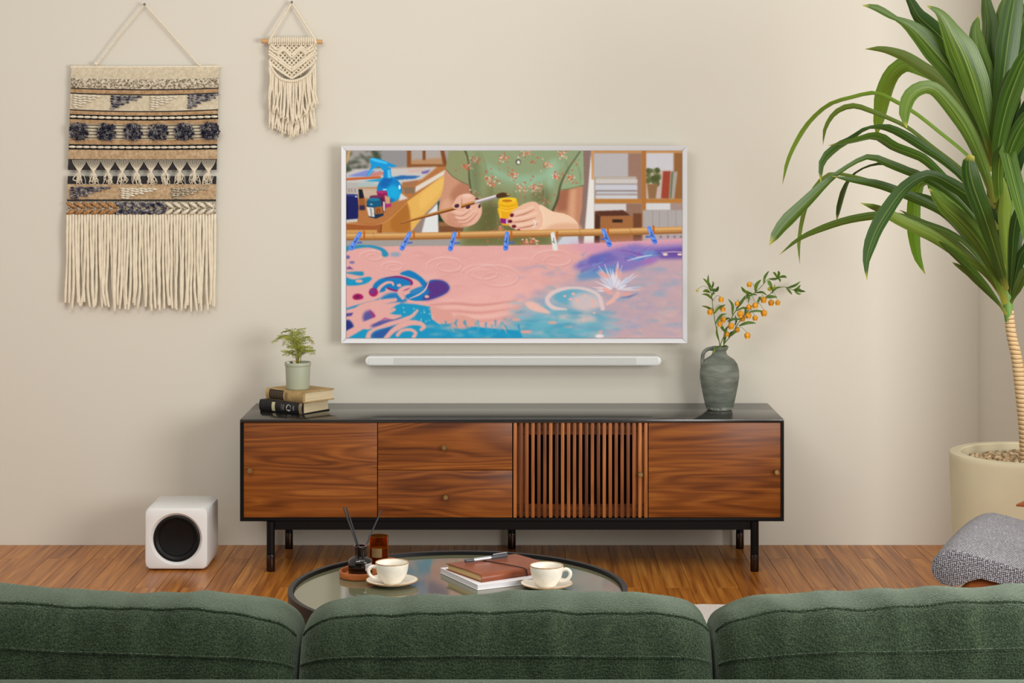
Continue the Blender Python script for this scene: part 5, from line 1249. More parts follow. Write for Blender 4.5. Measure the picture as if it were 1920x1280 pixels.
part("tumbler", B().lathe([(0, 0), (0.0225, 0), (0.0235, 0.0015), (0.0238, 0.070), (0.0234, 0.071), (0.0226, 0.071), (0.0222, 0.070), (0.0220, 0.006), (0, 0.005)], 44, (cx_, cy_, TB)), m_amber, can, 40)
part("wax", B().lathe([(0, 0.0055), (0.0216, 0.0065), (0.0216, 0.040), (0, 0.0395)], 36, (cx_, cy_, TB)), mk("dark_wax", rgb(86, 44, 16), 0.5), can, 40)
q = B()
for k in range(7):
    a = math.radians(-128 + 62 * k / 6)
    for z in (0.022, 0.044): q.v.append(Vector((cx_ + 0.0241 * math.cos(a), cy_ + 0.0241 * math.sin(a), TB + z)))
q.f = [(2 * k, 2 * k + 2, 2 * k + 3, 2 * k + 1) for k in range(6)]
part("paper_label", q, mk("label_kraft", rgb(112, 90, 52), 0.7), can, 60)

# ------------------------------------------------------------------ cups and saucers
m_stone = mk("cream_stoneware", rgb(232, 225, 210), 0.35, var=((60, 60, 60), 0.05), bump=((90, 90, 90), 0.05, 0.002))
m_brim = mk("brown_glaze_edge", rgb(176, 138, 92), 0.4, var=((160, 160, 160), 0.25))
def cup_set(cx, cy, ang, word, lab_s, lab_c):
    s = thing("saucer", lab_s, "saucer", (cx, cy, TZ))
    part("plate", B().lathe([(0, 0.001), (0.024, 0), (0.028, 0.001), (0.045, 0.0045), (0.0595, 0.0105), (0.0605, 0.0120), (0.0595, 0.0128), (0.045, 0.0075), (0.026, 0.0042), (0.022, 0.0036), (0, 0.0036)], 56, (cx, cy, TZ)), m_stone, s, 50)
    part("glazed_edge", B().lathe([(0.0597, 0.0104), (0.0609, 0.0112), (0.0609, 0.0124), (0.0597, 0.0131), (0.0590, 0.0126)], 56, (cx, cy, TZ), close=True), m_brim, s, 60)
    z = TZ + 0.0038
    c = thing("coffee_cup", lab_c, "cup", (cx, cy, z), group="cream stoneware cups on the coffee table")
    part("bowl", B().lathe([(0, 0.001), (0.0195, 0), (0.0215, 0.001), (0.0225, 0.004), (0.029, 0.012), (0.0345, 0.022), (0.0375, 0.034), (0.0388, 0.0475), (0.0384, 0.0490), (0.0374, 0.0485), (0.0358, 0.034), (0.0325, 0.022), (0.026, 0.011), (0.016, 0.006), (0, 0.0055)], 56, (cx, cy, z)), m_stone, c, 60)
    part("glazed_edge", B().lathe([(0.0386, 0.0472), (0.0392, 0.0480), (0.0388, 0.0494), (0.0376, 0.0494), (0.0370, 0.0484)], 56, (cx, cy, z), close=True), m_brim, c, 70)
    d = Vector((math.cos(ang), math.sin(ang), 0)); c0 = Vector((cx, cy, z)); q = B()
    P = [c0 + d * r + Vector((0, 0, h)) for r, h in ((0.0355, 0.0385), (0.047, 0.0415), (0.0555, 0.0345), (0.0535, 0.0235), (0.044, 0.0155), (0.0315, 0.0135))]
    q.tube(spline(P, 22), 0.0042, 10, True, 1.0); part("handle", q, m_stone, c, 60)
cup_set((735 - 960) * 4.415 / F, 4.415, math.radians(196), "left", "cream saucer under the cup beside the tan tray", "cream cup with handle turned left, beside the tan tray")
cup_set((1025 - 960) * 4.383 / F, 4.383, math.radians(-12), "right", "cream saucer under the cup beside the leather notebook", "cream cup with handle turned right, beside the leather notebook")

# ------------------------------------------------------------------ white book, leather notebook, pen
m_wcover = mk("white_paper_cover", rgb(236, 233, 234), 0.45)
m_wpages = mk("white_page_edges", rgb(222, 219, 222), 0.8, var=((4, 4, 900), 0.06))
wa = math.radians(27.5)
wb = thing("book", "white softcover book under the leather notebook on the glass table", "book", (-0.0795, 4.357, TZ), wa)
part("page_block", B().box((0.1, 0.1, 0.0065), (0.198, 0.198, 0.0105), 0.0003, 1), m_wpages, wb, local=True)
for z in (0.0007, 0.0123): part("cover", B().box((0.1, 0.1, z), (0.2, 0.2, 0.0014), 0.0004, 1), m_wcover, wb, local=True)
m_leather = mk("brown_leather", rgb(134, 66, 34), 0.38, var=((30, 30, 30), 0.14), bump=((220, 220, 220), 0.12, 0.001))
m_kraft = mk("kraft_pages", rgb(206, 172, 118), 0.85, var=((10, 10, 700), 0.25))
NZ = TZ + 0.0131
na = math.radians(33)
nb = thing("notebook", "brown leather notebook tied with black elastic on the white book", "notebook", (-0.0705, 4.378, NZ), na)
LN, WN, HN = 0.196, 0.160, 0.0165       # local x: along the fold towards the right, local y: away
fold = [(0.002, 0.0), (0.0, 0.003), (-0.0015, 0.008), (0.0, 0.0135), (0.003, 0.0165), (0.02, 0.0175), (0.08, 0.0178), (0.15, 0.0162), (WN, 0.0150), (WN, 0.0133), (0.15, 0.0145), (0.08, 0.0161), (0.02, 0.0158), (0.004, 0.0148), (0.0018, 0.012), (0.0008, 0.008), (0.0018, 0.0042), (0.004, 0.0019), (0.02, 0.0017), (WN, 0.0017), (WN, 0.0)]
q = B(); q.prism([Vector((0, y, z)) for y, z in fold], (LN, 0, 0)); part("leather_cover", q, m_leather, nb, 50, local=True)
q = B(); pg = [(0.004, 0.002), (WN - 0.006, 0.002), (WN - 0.006, 0.0130), (0.08, 0.0158), (0.02, 0.0155), (0.004, 0.0140)]
for k in range(4):
    pass
q.prism([Vector((0.003, y, z)) for y, z in pg], (LN - 0.006, 0, 0)); part("page_block", q, m_kraft, nb, 40, local=True)
# elastic band round the middle
q = B(); xs = 0.125
P = [Vector((xs, -0.0022, 0.0005)), Vector((xs - 0.001, -0.003, 0.008)), Vector((xs - 0.004, 0.0005, 0.0178)), Vector((xs - 0.012, 0.03, 0.0192)), Vector((xs - 0.030, 0.09, 0.0190)), Vector((xs - 0.046, WN, 0.0165))]
q.tube(spline(P, 26), 0.0011, 6); part("elastic_band", q, mk("black_elastic", rgb(24, 22, 22), 0.7), nb, 60, local=True)
PZ = NZ + 0.0178 + 0.0048
pa, pb = W(872, 1057, 4.50), W(951, 1044.5, 4.56)
pa.z = PZ + 0.0005; pb.z = PZ + 0.0016
pen = thing("pen", "silver and grey pen tucked under the notebook's elastic band", "pen", pa)
def lerp(t): return pa.lerp(pb, t)
m_pgrey = mk("pen_grey", rgb(70, 72, 76), 0.4); m_psilver = mk("pen_silver", rgb(206, 206, 210), 0.25, metal=0.7)
part("tail", B().tube([lerp(0), lerp(0.01), lerp(0.2)], [0.0034, 0.004, 0.0043], 16), m_pgrey, pen, 40)
part("barrel", B().tube([lerp(0.2), lerp(0.6)], 0.0045, 16), m_psilver, pen, 40)
part("cap", B().tube([lerp(0.6), lerp(0.985), lerp(1.0)], [0.0048, 0.005, 0.0042], 16), m_pgrey, pen, 40)
up = Vector((0, 0, 1)); q = B(); q.tube([lerp(0.99) + up * 0.004, lerp(0.985) + up * 0.0072, lerp(0.66) + up * 0.0068], [0.0012, 0.0013, 0.001], 8); part("clip", q, m_psilver, pen, 40)

# ------------------------------------------------------------------ potted dracaena
PX, PY = 1.4135, 5.2
PR, PT = 0.208, 0.5615
dr_ = thing("potted_dracaena", "tall leafy dracaena in a large beige concrete planter by the corner", "potted plant", (PX, PY, 0))
m_conc = mk("beige_concrete", rgb(200, 188, 156), 0.8, var=((5, 5, 5), 0.06), bump=((60, 60, 60), 0.12, 0.003))
part("planter", B().lathe([(0, 0.0), (0.150, 0), (0.162, 0.006), (0.176, 0.08), (0.190, 0.2), (0.200, 0.36), (0.2055, 0.48), (0.2075, 0.548), (PR, 0.556), (PR - 0.002, PT), (PR - 0.005, PT + 0.0012), (PR - 0.029, PT + 0.0012), (PR - 0.032, PT - 0.002), (PR - 0.034, 0.50), (0, 0.49)], 96, (PX, PY, 0)), m_conc, dr_, 40)
part("soil", B().lathe([(0, 0.528), (PR - 0.0345, 0.526), (PR - 0.0345, 0.505), (0, 0.505)], 40, (PX, PY, 0)), m_soil, dr_, 40)
q = B(); R = random.Random(12)
for i in range(760):
    a, rr_ = R.uniform(0, 2 * math.pi), math.sqrt(R.random()) * (PR - 0.046)
    s = R.uniform(0.0055, 0.0105); rot = Matrix.Rotation(R.uniform(0, 3), 3, 'Z') @ Matrix.Rotation(R.uniform(0, 3), 3, 'X')
    q.ball((PX + rr_ * math.cos(a), PY + rr_ * math.sin(a), 0.531 + R.uniform(0, 0.011)), (s, s * R.uniform(.7, 1), s * R.uniform(.55, .9)), 6, 5, rot)
m_gravel, nt, p = base_mat("pale_brown_gravel")
vn = N(nt, 'ShaderNodeTexNoise'); vn.inputs['Scale'].default_value = 55; nt.links.new(coords(nt), vn.inputs['Vector'])
nt.links.new(ramp(nt, vn.outputs[0], [(0.35, rgb(120, 96, 66)), (0.5, rgb(170, 142, 104)), (0.68, rgb(206, 184, 148))]), p.inputs['Base Color']); p.inputs['Roughness'].default_value = 0.85
gv = part("gravel", q, m_gravel, dr_, 40); gv["kind"] = "stuff"; gv["label"] = "small pale brown pebbles filling the planter"
# trunk
def D(px, py, dy_=0.0): return W(px, py, PY + dy_)
m_bark, nt, p = base_mat("ringed_bark")
wv = N(nt, 'ShaderNodeTexWave', bands_direction='Z'); wv.inputs['Scale'].default_value = 26; wv.inputs['Distortion'].default_value = 2.2; wv.inputs['Detail'].default_value = 3
nt.links.new(coords(nt), wv.inputs['Vector'])
nt.links.new(ramp(nt, wv.outputs[0], [(0.02, rgb(128, 96, 56)), (0.14, rgb(196, 164, 116)), (0.6, rgb(216, 188, 144)), (0.95, rgb(206, 174, 126))]), p.inputs['Base Color'])
p.inputs['Roughness'].default_value = 0.75; set_bump(nt, p, wv.outputs[0], 0.5, 0.004)
q = B(); S = spline([W(1927, 878, PY), W(1922, 800, PY), W(1914, 730, PY), W(1906, 670, PY), W(1897, 630, PY), W(1893, 598, PY), W(1892, 580, PY)], 40)
q.tube(S, [(13.5 - 5.0 * i / 39) * PY / F * (1 + 0.03 * math.sin(i * 2.4)) for i in range(40)], 20); part("trunk", q, m_bark, dr_, 60)
m_stalk = mk("green_crown_stalk", rgb(96, 132, 56), 0.5, var=((30, 30, 6), 0.25))
q = B(); S = spline([W(1893, 602, PY), W(1891, 585, PY), W(1889, 560, PY), W(1884, 480, PY), W(1876, 400, PY), W(1870, 330, PY), W(1866, 270, PY)], 24)
q.tube(S, [(8.5 + 3 * math.sin(math.pi * min(i / 5, 1) * 0.5) - 0.42 * i) * PY / F for i in range(24)], 14); part("crown_stalk", q, m_stalk, dr_, 60)
# leaf material: blade colour from across / along coordinates
m_dleaf, nt, p = base_mat("dracaena_leaf")
uvn = N(nt, 'ShaderNodeUVMap'); uvn.uv_map = "uv"; sp_ = N(nt, 'ShaderNodeSeparateXYZ'); nt.links.new(uvn.outputs[0], sp_.inputs[0])
nz = N(nt, 'ShaderNodeTexNoise'); nz.inputs['Scale'].default_value = 1; nz.inputs['Detail'].default_value = 3
mpn = N(nt, 'ShaderNodeMapping'); mpn.inputs['Scale'].default_value = (26, 1.5, 1); nt.links.new(uvn.outputs[0], mpn.inputs['Vector'])
ofi = N(nt, 'ShaderNodeObjectInfo'); vad = N(nt, 'ShaderNodeVectorMath', operation='ADD'); nt.links.new(mpn.outputs[0], vad.inputs[0]); nt.links.new(ofi.outputs['Random'], vad.inputs[1]); nt.links.new(vad.outputs[0], nz.inputs['Vector'])
bl = N(nt, 'ShaderNodeMath', operation='MULTIPLY_ADD'); bl.inputs[1].default_value = 0.5; nt.links.new(ofi.outputs['Random'], bl.inputs[0])
b0 = N(nt, 'ShaderNodeMath', operation='SUBTRACT'); b0.inputs[1].default_value = 0.25; nt.links.new(nz.outputs[0], b0.inputs[0]); nt.links.new(b0.outputs[0], bl.inputs[2])
blade = ramp(nt, bl.outputs[0], [(0.22, rgb(22, 46, 10)), (0.5, rgb(58, 90, 24)), (0.78, rgb(118, 138, 52))])
ab = N(nt, 'ShaderNodeMath', operation='ABSOLUTE'); nt.links.new(sp_.outputs[0], ab.inputs[0])
rib = ramp(nt, ab.outputs[0], [(0.0, (0.3, 0.3, 0.3, 1)), (0.07, (0, 0, 0, 1)), (0.96, (0, 0, 0, 1)), (1.0, (0.2, 0.2, 0.2, 1))])
mx1 = N(nt, 'ShaderNodeMix', data_type='RGBA'); nt.links.new(rib, mx1.inputs[0]); nt.links.new(blade, mx1.inputs[6]); mx1.inputs[7].default_value = rgb(172, 184, 96)
tip = ramp(nt, sp_.outputs[1], [(0.0, (0.55, 0.55, 0.55, 1)), (0.14, (0, 0, 0, 1)), (0.965, (0, 0, 0, 1)), (1.0, (0.9, 0.9, 0.9, 1))])
mx2 = N(nt, 'ShaderNodeMix', data_type='RGBA'); nt.links.new(tip, mx2.inputs[0]); nt.links.new(mx1.outputs[2], mx2.inputs[6]); mx2.inputs[7].default_value = rgb(178, 170, 70)
nt.links.new(mx2.outputs[2], p.inputs['Base Color']); p.inputs['Roughness'].default_value = 0.36; p.inputs['Specular IOR Level'].default_value = 0.4
set_bump(nt, p, nz.outputs[0], 0.25, 0.002)
tr = N(nt, 'ShaderNodeBsdfTranslucent'); nt.links.new(mx2.outputs[2], tr.inputs[0]); ms = N(nt, 'ShaderNodeMixShader'); ms.inputs[0].default_value = 0.2
nt.links.new(p.outputs[0], ms.inputs[1]); nt.links.new(tr.outputs[0], ms.inputs[2]); nt.links.new(ms.outputs[0], nt.nodes['Material Output'].inputs[0])

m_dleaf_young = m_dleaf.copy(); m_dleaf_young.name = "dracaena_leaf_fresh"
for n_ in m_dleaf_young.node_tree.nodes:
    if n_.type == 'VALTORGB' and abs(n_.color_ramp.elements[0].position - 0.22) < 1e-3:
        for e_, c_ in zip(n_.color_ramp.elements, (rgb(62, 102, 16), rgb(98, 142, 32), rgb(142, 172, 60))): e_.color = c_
def dleaf(pts, w, dy_tip, dy_base=0.0, roll=0.35, wprof=None, bow=0.0, fold=0.32, mat=None):
    """pts tip -> base in photo pixels; blade width w (pixels); depth offsets in metres"""
    pts = pts[::-1]; n = len(pts)
    d = [0]
    for i in range(n - 1): d.append(d[-1] + math.hypot(pts[i + 1][0] - pts[i][0], pts[i + 1][1] - pts[i][1]))
    P = []
    for i, (px, py) in enumerate(pts):
        t = d[i] / d[-1]
        P.append(D(px, py, dy_base + (dy_tip - dy_base) * t + bow * math.sin(math.pi * t)))
    M_ = 30; S = spline(P, M_); q = B(); uv = []
    wp = wprof or [(0, 0.42), (0.12, 0.40), (0.35, 0.75), (0.6, 1.0), (0.8, 0.86), (0.93, 0.45), (1.0, 0.03)]
    sprev = None; Rr = random.Random(int(pts[0][0] * 7 + pts[-1][1] * 13 + w)); ph_ = Rr.uniform(0, 6.28); tw = Rr.uniform(0.25, 0.6) if w < 24 else Rr.uniform(0.05, 0.25)
    for i, c in enumerate(S):
        t = (S[min(i + 1, M_ - 1)] - S[max(i - 1, 0)]).normalized()
        s = t.cross(Vector((0, 1, 0))); s = s.normalized() if s.length > 0.02 else (sprev or Vector((1, 0, 0)))
        if sprev is not None and s.dot(sprev) < 0: s = -s
        sprev = s
        nn = s.cross(t).normalized(); a = i / (M_ - 1)
        r_ = roll * (0.6 + 0.8 * math.sin(3.0 * a)) + tw * math.sin(4.2 * a + ph_)
        s2 = s * math.cos(r_) + nn * math.sin(r_); n2 = s2.cross(t).normalized()
        ww = 0.5 * w * c.y / F * float(np.interp(a, [k[0] for k in wp], [k[1] for k in wp])) / max(math.cos(r_), 0.5)
        for k in (-1, -0.55, 0, 0.55, 1):
            q.v.append(c + s2 * ww * k + n2 * ww * fold * abs(k) ** 1.3); uv.append((k, a))
    q.f = [(5 * i + k, 5 * i + k + 1, 5 * i + k + 6, 5 * i + k + 5) for i in range(M_ - 1) for k in range(4)]
    return part("leaf", q, mat or m_dleaf, dr_, 80, recalc=False, uv=uv)
hang_w = [(0, 0.35), (0.3, 0.35), (0.5, 0.6), (0.62, 0.85), (0.82, 1.0), (0.94, 0.62), (1.0, 0.03)]
thin_w = [(0, 0.6), (0.4, 0.62), (0.6, 0.7), (0.8, 1.0), (0.93, 0.7), (1, 0.03)]
# upper fan
dleaf([(1617, 10), (1642, 14), (1673, 31), (1709, 51), (1749, 92), (1802, 160), (1842, 245), (1864, 310)], 43, -0.10, -0.03, 0.25, [(0, .35), (.15, .4), (.4, .85), (.6, 1.0), (.74, .62), (.82, .2), (.88, .32), (.94, .3), (1, .03)])
dleaf([(1692, -22), (1708, 4), (1722, 30), (1749, 55), (1775, 85), (1828, 186), (1860, 280)], 30, 0.10, 0.0, 0.5)
dleaf([(1737, 10), (1762, 24), (1783, 58), (1810, 112), (1836, 191), (1866, 300)], 56, -0.16, -0.05, 0.2, [(0, .3), (.2, .5), (.45, .95), (.65, 1.0), (.82, .55), (.93, .22), (1, .03)])
dleaf([(1836, 28), (1828, 56), (1834, 101), (1852, 160), (1868, 270)], 30, 0.06, 0.0, 0.4)
dleaf([(1846, -40), (1848, 10), (1852, 45), (1850, 85), (1856, 140), (1868, 280)], 24, 0.12, 0.0, 0.6)
dleaf([(1884, -10), (1874, 60), (1866, 130), (1866, 210), (1870, 300)], 36, 0.10, 0.0, 0.4)
dleaf([(1912, -60), (1902, 0), (1894, 50), (1886, 110), (1876, 200), (1870, 300)], 42, 0.0, 0.0, 0.25)
dleaf([(1938, -14), (1922, 26), (1908, 80), (1896, 140), (1882, 220), (1872, 310)], 38, 0.08, 0.0, 0.4)
dleaf([(1944, 70), (1928, 96), (1906, 148), (1888, 200), (1873, 268), (1866, 345)], 37, -0.22, -0.05, 0.3)
dleaf([(1924, 120), (1908, 128), (1892, 160), (1878, 215), (1868, 300)], 34, -0.12, -0.03, 0.7)
dleaf([(1857, 60), (1866, 90), (1868, 140), (1866, 220), (1870, 320)], 30, 0.16, 0.03, 0.2)
dleaf([(1814, 70), (1830, 130), (1848, 200), (1866, 300)], 34, 0.22, 0.05, 0.2)
dleaf([(1946, 150), (1926, 200), (1904, 250), (1886, 320), (1876, 390)], 26, 0.05, 0.0, 0.5)
dleaf([(1950, 230), (1926, 262), (1904, 300), (1888, 360), (1880, 430)], 22, 0.15, 0.0, 0.5)
dleaf([(1956, 190), (1930, 216), (1908, 250), (1890, 300), (1878, 380)], 30, -0.18, -0.03, 0.4)
# arching and hanging leaves
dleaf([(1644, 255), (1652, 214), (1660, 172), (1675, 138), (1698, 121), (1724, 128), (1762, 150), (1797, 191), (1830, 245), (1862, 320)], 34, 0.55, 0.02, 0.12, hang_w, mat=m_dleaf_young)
dleaf([(1622, 92), (1656, 93), (1696, 106), (1730, 127), (1775, 160), (1823, 226), (1860, 310)], 22, 0.35, 0.02, 0.5)
dleaf([(1700, 240), (1697, 212), (1706, 183), (1725, 167), (1749, 166), (1775, 191), (1810, 240), (1838, 300), (1866, 380)], 29, -0.22, -0.03, 0.3, [(0, .4), (.3, .7), (.5, .95), (.7, .85), (.85, 1.0), (.94, .7), (1, .03)])
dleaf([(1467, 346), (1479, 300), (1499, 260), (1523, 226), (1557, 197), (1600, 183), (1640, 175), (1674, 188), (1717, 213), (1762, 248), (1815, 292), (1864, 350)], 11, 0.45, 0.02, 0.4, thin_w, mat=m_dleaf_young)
dleaf([(1543, 272), (1549, 239), (1568, 211), (1600, 199), (1637, 210), (1669, 223), (1703, 240), (1749, 276), (1807, 322), (1866, 390)], 11, 0.30, 0.02, 0.5, thin_w)
dleaf([(1539, 342), (1544, 305), (1568, 280), (1595, 263), (1626, 241), (1661, 240), (1696, 255), (1735, 279), (1775, 306), (1815, 345), (1872, 430)], 19, -0.20, -0.02, 0.5, [(0, .4), (.3, .7), (.5, .9), (.62, .7), (.68, .3), (.78, .6), (.88, 1), (.95, .7), (1, .03)])
dleaf([(1552, 273), (1595, 267), (1642, 258), (1674, 276), (1709, 289), (1735, 301), (1775, 338), (1822, 388), (1876, 470)], 17, -0.28, -0.02, 0.5)
dleaf([(1442, 460), (1468, 424), (1510, 382), (1557, 336), (1600, 306), (1632, 294), (1669, 308), (1709, 324), (1743, 338), (1788, 368), (1828, 412), (1878, 510)], 27, -0.10, -0.02, 0.3, [(0, .35), (.3, .5), (.5, .6), (.6, .35), (.68, .3), (.8, .8), (.9, 1), (.96, .75), (1, .03)])
dleaf([(1500, 496), (1498, 459), (1504, 414), (1516, 374), (1536, 341), (1557, 326), (1580, 327), (1620, 336), (1670, 352), (1740, 384), (1800, 420), (1878, 500)], 9, 0.25, 0.02, 0.6, thin_w)
dleaf([(1461, 478), (1499, 449), (1541, 430), (1589, 414), (1642, 405), (1682, 406), (1735, 420), (1788, 440), (1828, 474), (1880, 545)], 16, 0.10, 0.0, 0.5)
dleaf([(1569, 414), (1577, 382), (1590, 346), (1602, 328), (1626, 314), (1658, 309), (1695, 317), (1749, 340), (1810, 390), (1872, 470)], 14, 0.28, 0.02, 0.5, [(0, .5), (.5, .6), (.66, .55), (.74, .4), (.86, 1), (.95, .8), (1, .05)])
dleaf([(1626, 525), (1625, 486), (1642, 433), (1669, 388), (1696, 353), (1725, 333), (1749, 329), (1788, 349), (1823, 376), (1855, 436), (1882, 510)], 29, -0.34, -0.03, 0.25, [(0, .4), (.25, .7), (.4, .85), (.5, .6), (.58, .75), (.75, 1), (.87, .85), (.94, .4), (1, .03)])
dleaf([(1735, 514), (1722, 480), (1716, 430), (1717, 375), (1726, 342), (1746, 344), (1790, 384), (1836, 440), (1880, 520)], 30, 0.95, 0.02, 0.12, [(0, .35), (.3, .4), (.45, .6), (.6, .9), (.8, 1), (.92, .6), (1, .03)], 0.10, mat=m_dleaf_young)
dleaf([(1613, 380), (1650, 393), (1685, 412), (1722, 430), (1757, 449), (1802, 481), (1842, 508), (1882, 555)], 23, -0.22, -0.02, 0.5)
dleaf([(1742, 353), (1770, 385), (1807, 420), (1839, 459), (1866, 512), (1886, 570)], 33, -0.30, -0.04, 0.2)
dleaf([(1686, 393), (1722, 414), (1770, 440), (1830, 490), (1880, 560)], 12, 0.20, 0.0, 0.5)
dleaf([(1700, 360), (1740, 378), (1790, 420), (1838, 480), (1884, 555)], 22, 0.15, 0.0, 0.6)
dleaf([(1560, 330), (1600, 338), (1650, 347), (1710, 370), (1770, 400), (1830, 450), (1880, 530)], 18, -0.12, 0.0, 0.5)
dleaf([(1822, 291), (1817, 306), (1824, 345), (1846, 406), (1868, 474), (1888, 545)], 35, -0.38, -0.05, 0.15, [(0, .35), (.3, .6), (.6, .9), (.85, 1), (.95, .8), (1, .3)], -0.08)
dleaf([(1926, 470), (1918, 410), (1904, 353), (1893, 310), (1886, 284), (1876, 290), (1872, 330), (1876, 400)], 33, -0.42, -0.04, 0.15, [(0, .4), (.3, .7), (.5, 1), (.8, .95), (.93, .5), (1, .03)], -0.05)
dleaf([(1785, 491), (1815, 512), (1834, 530), (1856, 552), (1884, 582)], 12, -0.12, -0.02, 0.4)
dleaf([(1757, 449), (1790, 478), (1826, 512), (1856, 545), (1888, 590)], 14, -0.20, -0.03, 0.4)
for tipx, tipy, mx_, my_, w_, dyt in ((1936, 430, 1910, 490, 15, -0.1), (1930, 380, 1906, 460, 16, 0.05), (1944, 480, 1914, 520, 13, -0.2), (1926, 330, 1902, 430, 18, -0.15), (1950, 300, 1910, 410, 15, 0.12), (1900, 330, 1892, 430, 20, 0.1), (1880, 330, 1884, 420, 24, -0.12), (1868, 300, 1874, 400, 26, 0.06), (1850, 330, 1866, 420, 22, 0.12), (1834, 350, 1860, 450, 18, 0.2), (1946, 370, 1908, 450, 14, 0.2)):
    dleaf([(tipx, tipy), ((tipx + mx_) / 2 + 2, (tipy + my_) / 2), (mx_, my_), (1893, 575)], w_, dyt, 0.0, 0.4)

# ------------------------------------------------------------------ lounge chair (right edge)
ca_ = math.radians(-24.3)
ch = thing("lounge_chair", "lounge chair with grey tweed seat and wooden frame at the right edge", "chair", (1.004, 4.30, 0.0), ca_)
m_tweed, nt, p = base_mat("grey_tweed")
cc = coords(nt, (1, 1, 1))
sepx = N(nt, 'ShaderNodeSeparateXYZ'); nt.links.new(cc, sepx.inputs[0])
def sinmul(o, k):
    a = N(nt, 'ShaderNodeMath', operation='MULTIPLY'); a.inputs[1].default_value = k; nt.links.new(o, a.inputs[0])
    s = N(nt, 'ShaderNodeMath', operation='SINE'); nt.links.new(a.outputs[0], s.inputs[0]); return s.outputs[0]
sxz = N(nt, 'ShaderNodeVectorMath', operation='DOT_PRODUCT'); nt.links.new(cc, sxz.inputs[0]); sxz.inputs[1].default_value = (1.0, 0.75, 0.9)
syz = N(nt, 'ShaderNodeVectorMath', operation='DOT_PRODUCT'); nt.links.new(cc, syz.inputs[0]); syz.inputs[1].default_value = (0.8, -1.0, -1.05)
ml = N(nt, 'ShaderNodeMath', operation='MULTIPLY'); nt.links.new(sinmul(sxz.outputs['Value'], 760), ml.inputs[0]); nt.links.new(sinmul(syz.outputs['Value'], 760), ml.inputs[1])
nzz = N(nt, 'ShaderNodeTexNoise'); nzz.inputs['Scale'].default_value = 260; nt.links.new(cc, nzz.inputs['Vector'])
mm1 = N(nt, 'ShaderNodeMath', operation='MULTIPLY_ADD'); mm1.inputs[1].default_value = 0.22; nt.links.new(ml.outputs[0], mm1.inputs[0]); nt.links.new(nzz.outputs[0], mm1.inputs[2])
nt.links.new(ramp(nt, mm1.outputs[0], [(0.3, rgb(30, 29, 31)), (0.5, rgb(88, 85, 89)), (0.72, rgb(178, 173, 180))]), p.inputs['Base Color']); p.inputs['Roughness'].default_value = 0.9
p.inputs['Sheen Weight'].default_value = 0.3; set_bump(nt, p, mm1.outputs[0], 0.9, 0.003)
m_chwood = wood("chair_wood", [(0.2, rgb(92, 44, 18)), (0.5, rgb(150, 82, 38)), (0.8, rgb(184, 112, 60))], 'X', 0.35)
# seat: profile in local x (front -> back) and z, swept across local y with rounded flanks
top = [(-0.0535, 0.4395), (-0.050, 0.458), (-0.038, 0.473), (-0.020, 0.482), (0.0, 0.4855), (0.03, 0.4815), (0.09, 0.468), (0.1554, 0.4545), (0.30, 0.428), (0.45, 0.405), (0.56, 0.392)]
bot = [(0.56, 0.318), (0.45, 0.335), (0.30, 0.366), (0.18, 0.398), (0.1085, 0.415), (0.06, 0.4245), (0.035, 0.4165), (0.012, 0.404), (-0.012, 0.3995), (-0.034, 0.405), (-0.047, 0.418), (-0.053, 0.430)]
profc = top + bot; cxm = sum(x for x, z in profc) / len(profc)
SWD = 0.50
q = B(); n_ = len(profc); st = [(-0.000, 0.82), (0.003, 0.92), (0.008, 0.98), (0.016, 1.0), (0.12, 1.0), (0.25, 1.0), (0.38, 1.0), (SWD - 0.026, 1.0), (SWD - 0.012, 0.96), (SWD - 0.004, 0.88), (SWD, 0.75)]
def mid(x): 
    zt_ = np.interp(x, [a[0] for a in top], [a[1] for a in top]); b2 = bot[::-1]; zb_ = np.interp(x, [a[0] for a in b2], [a[1] for a in b2]); return (zt_ + zb_) / 2
for y, k in st:
    for x, z in profc:
        m_ = mid(x); xx = x if x > 0.0 else (0.0 + x * (0.35 + 0.65 * k)); crown = 0.010 * math.sin(math.pi * y / SWD) if z > m_ else 0
        q.v.append(Vector((xx, y, m_ + (z - m_) * (0.4 + 0.6 * k) + crown)))
q.f = [(i * n_ + k, i * n_ + (k + 1) % n_, (i + 1) * n_ + (k + 1) % n_, (i + 1) * n_ + k) for i in range(len(st) - 1) for k in range(n_)] + [tuple(range(n_ - 1, -1, -1)), tuple((len(st) - 1) * n_ + k for k in range(n_))]
part("seat_cushion", q, m_tweed, ch, 60, local=True, label="grey tweed seat cushion with rolled front")
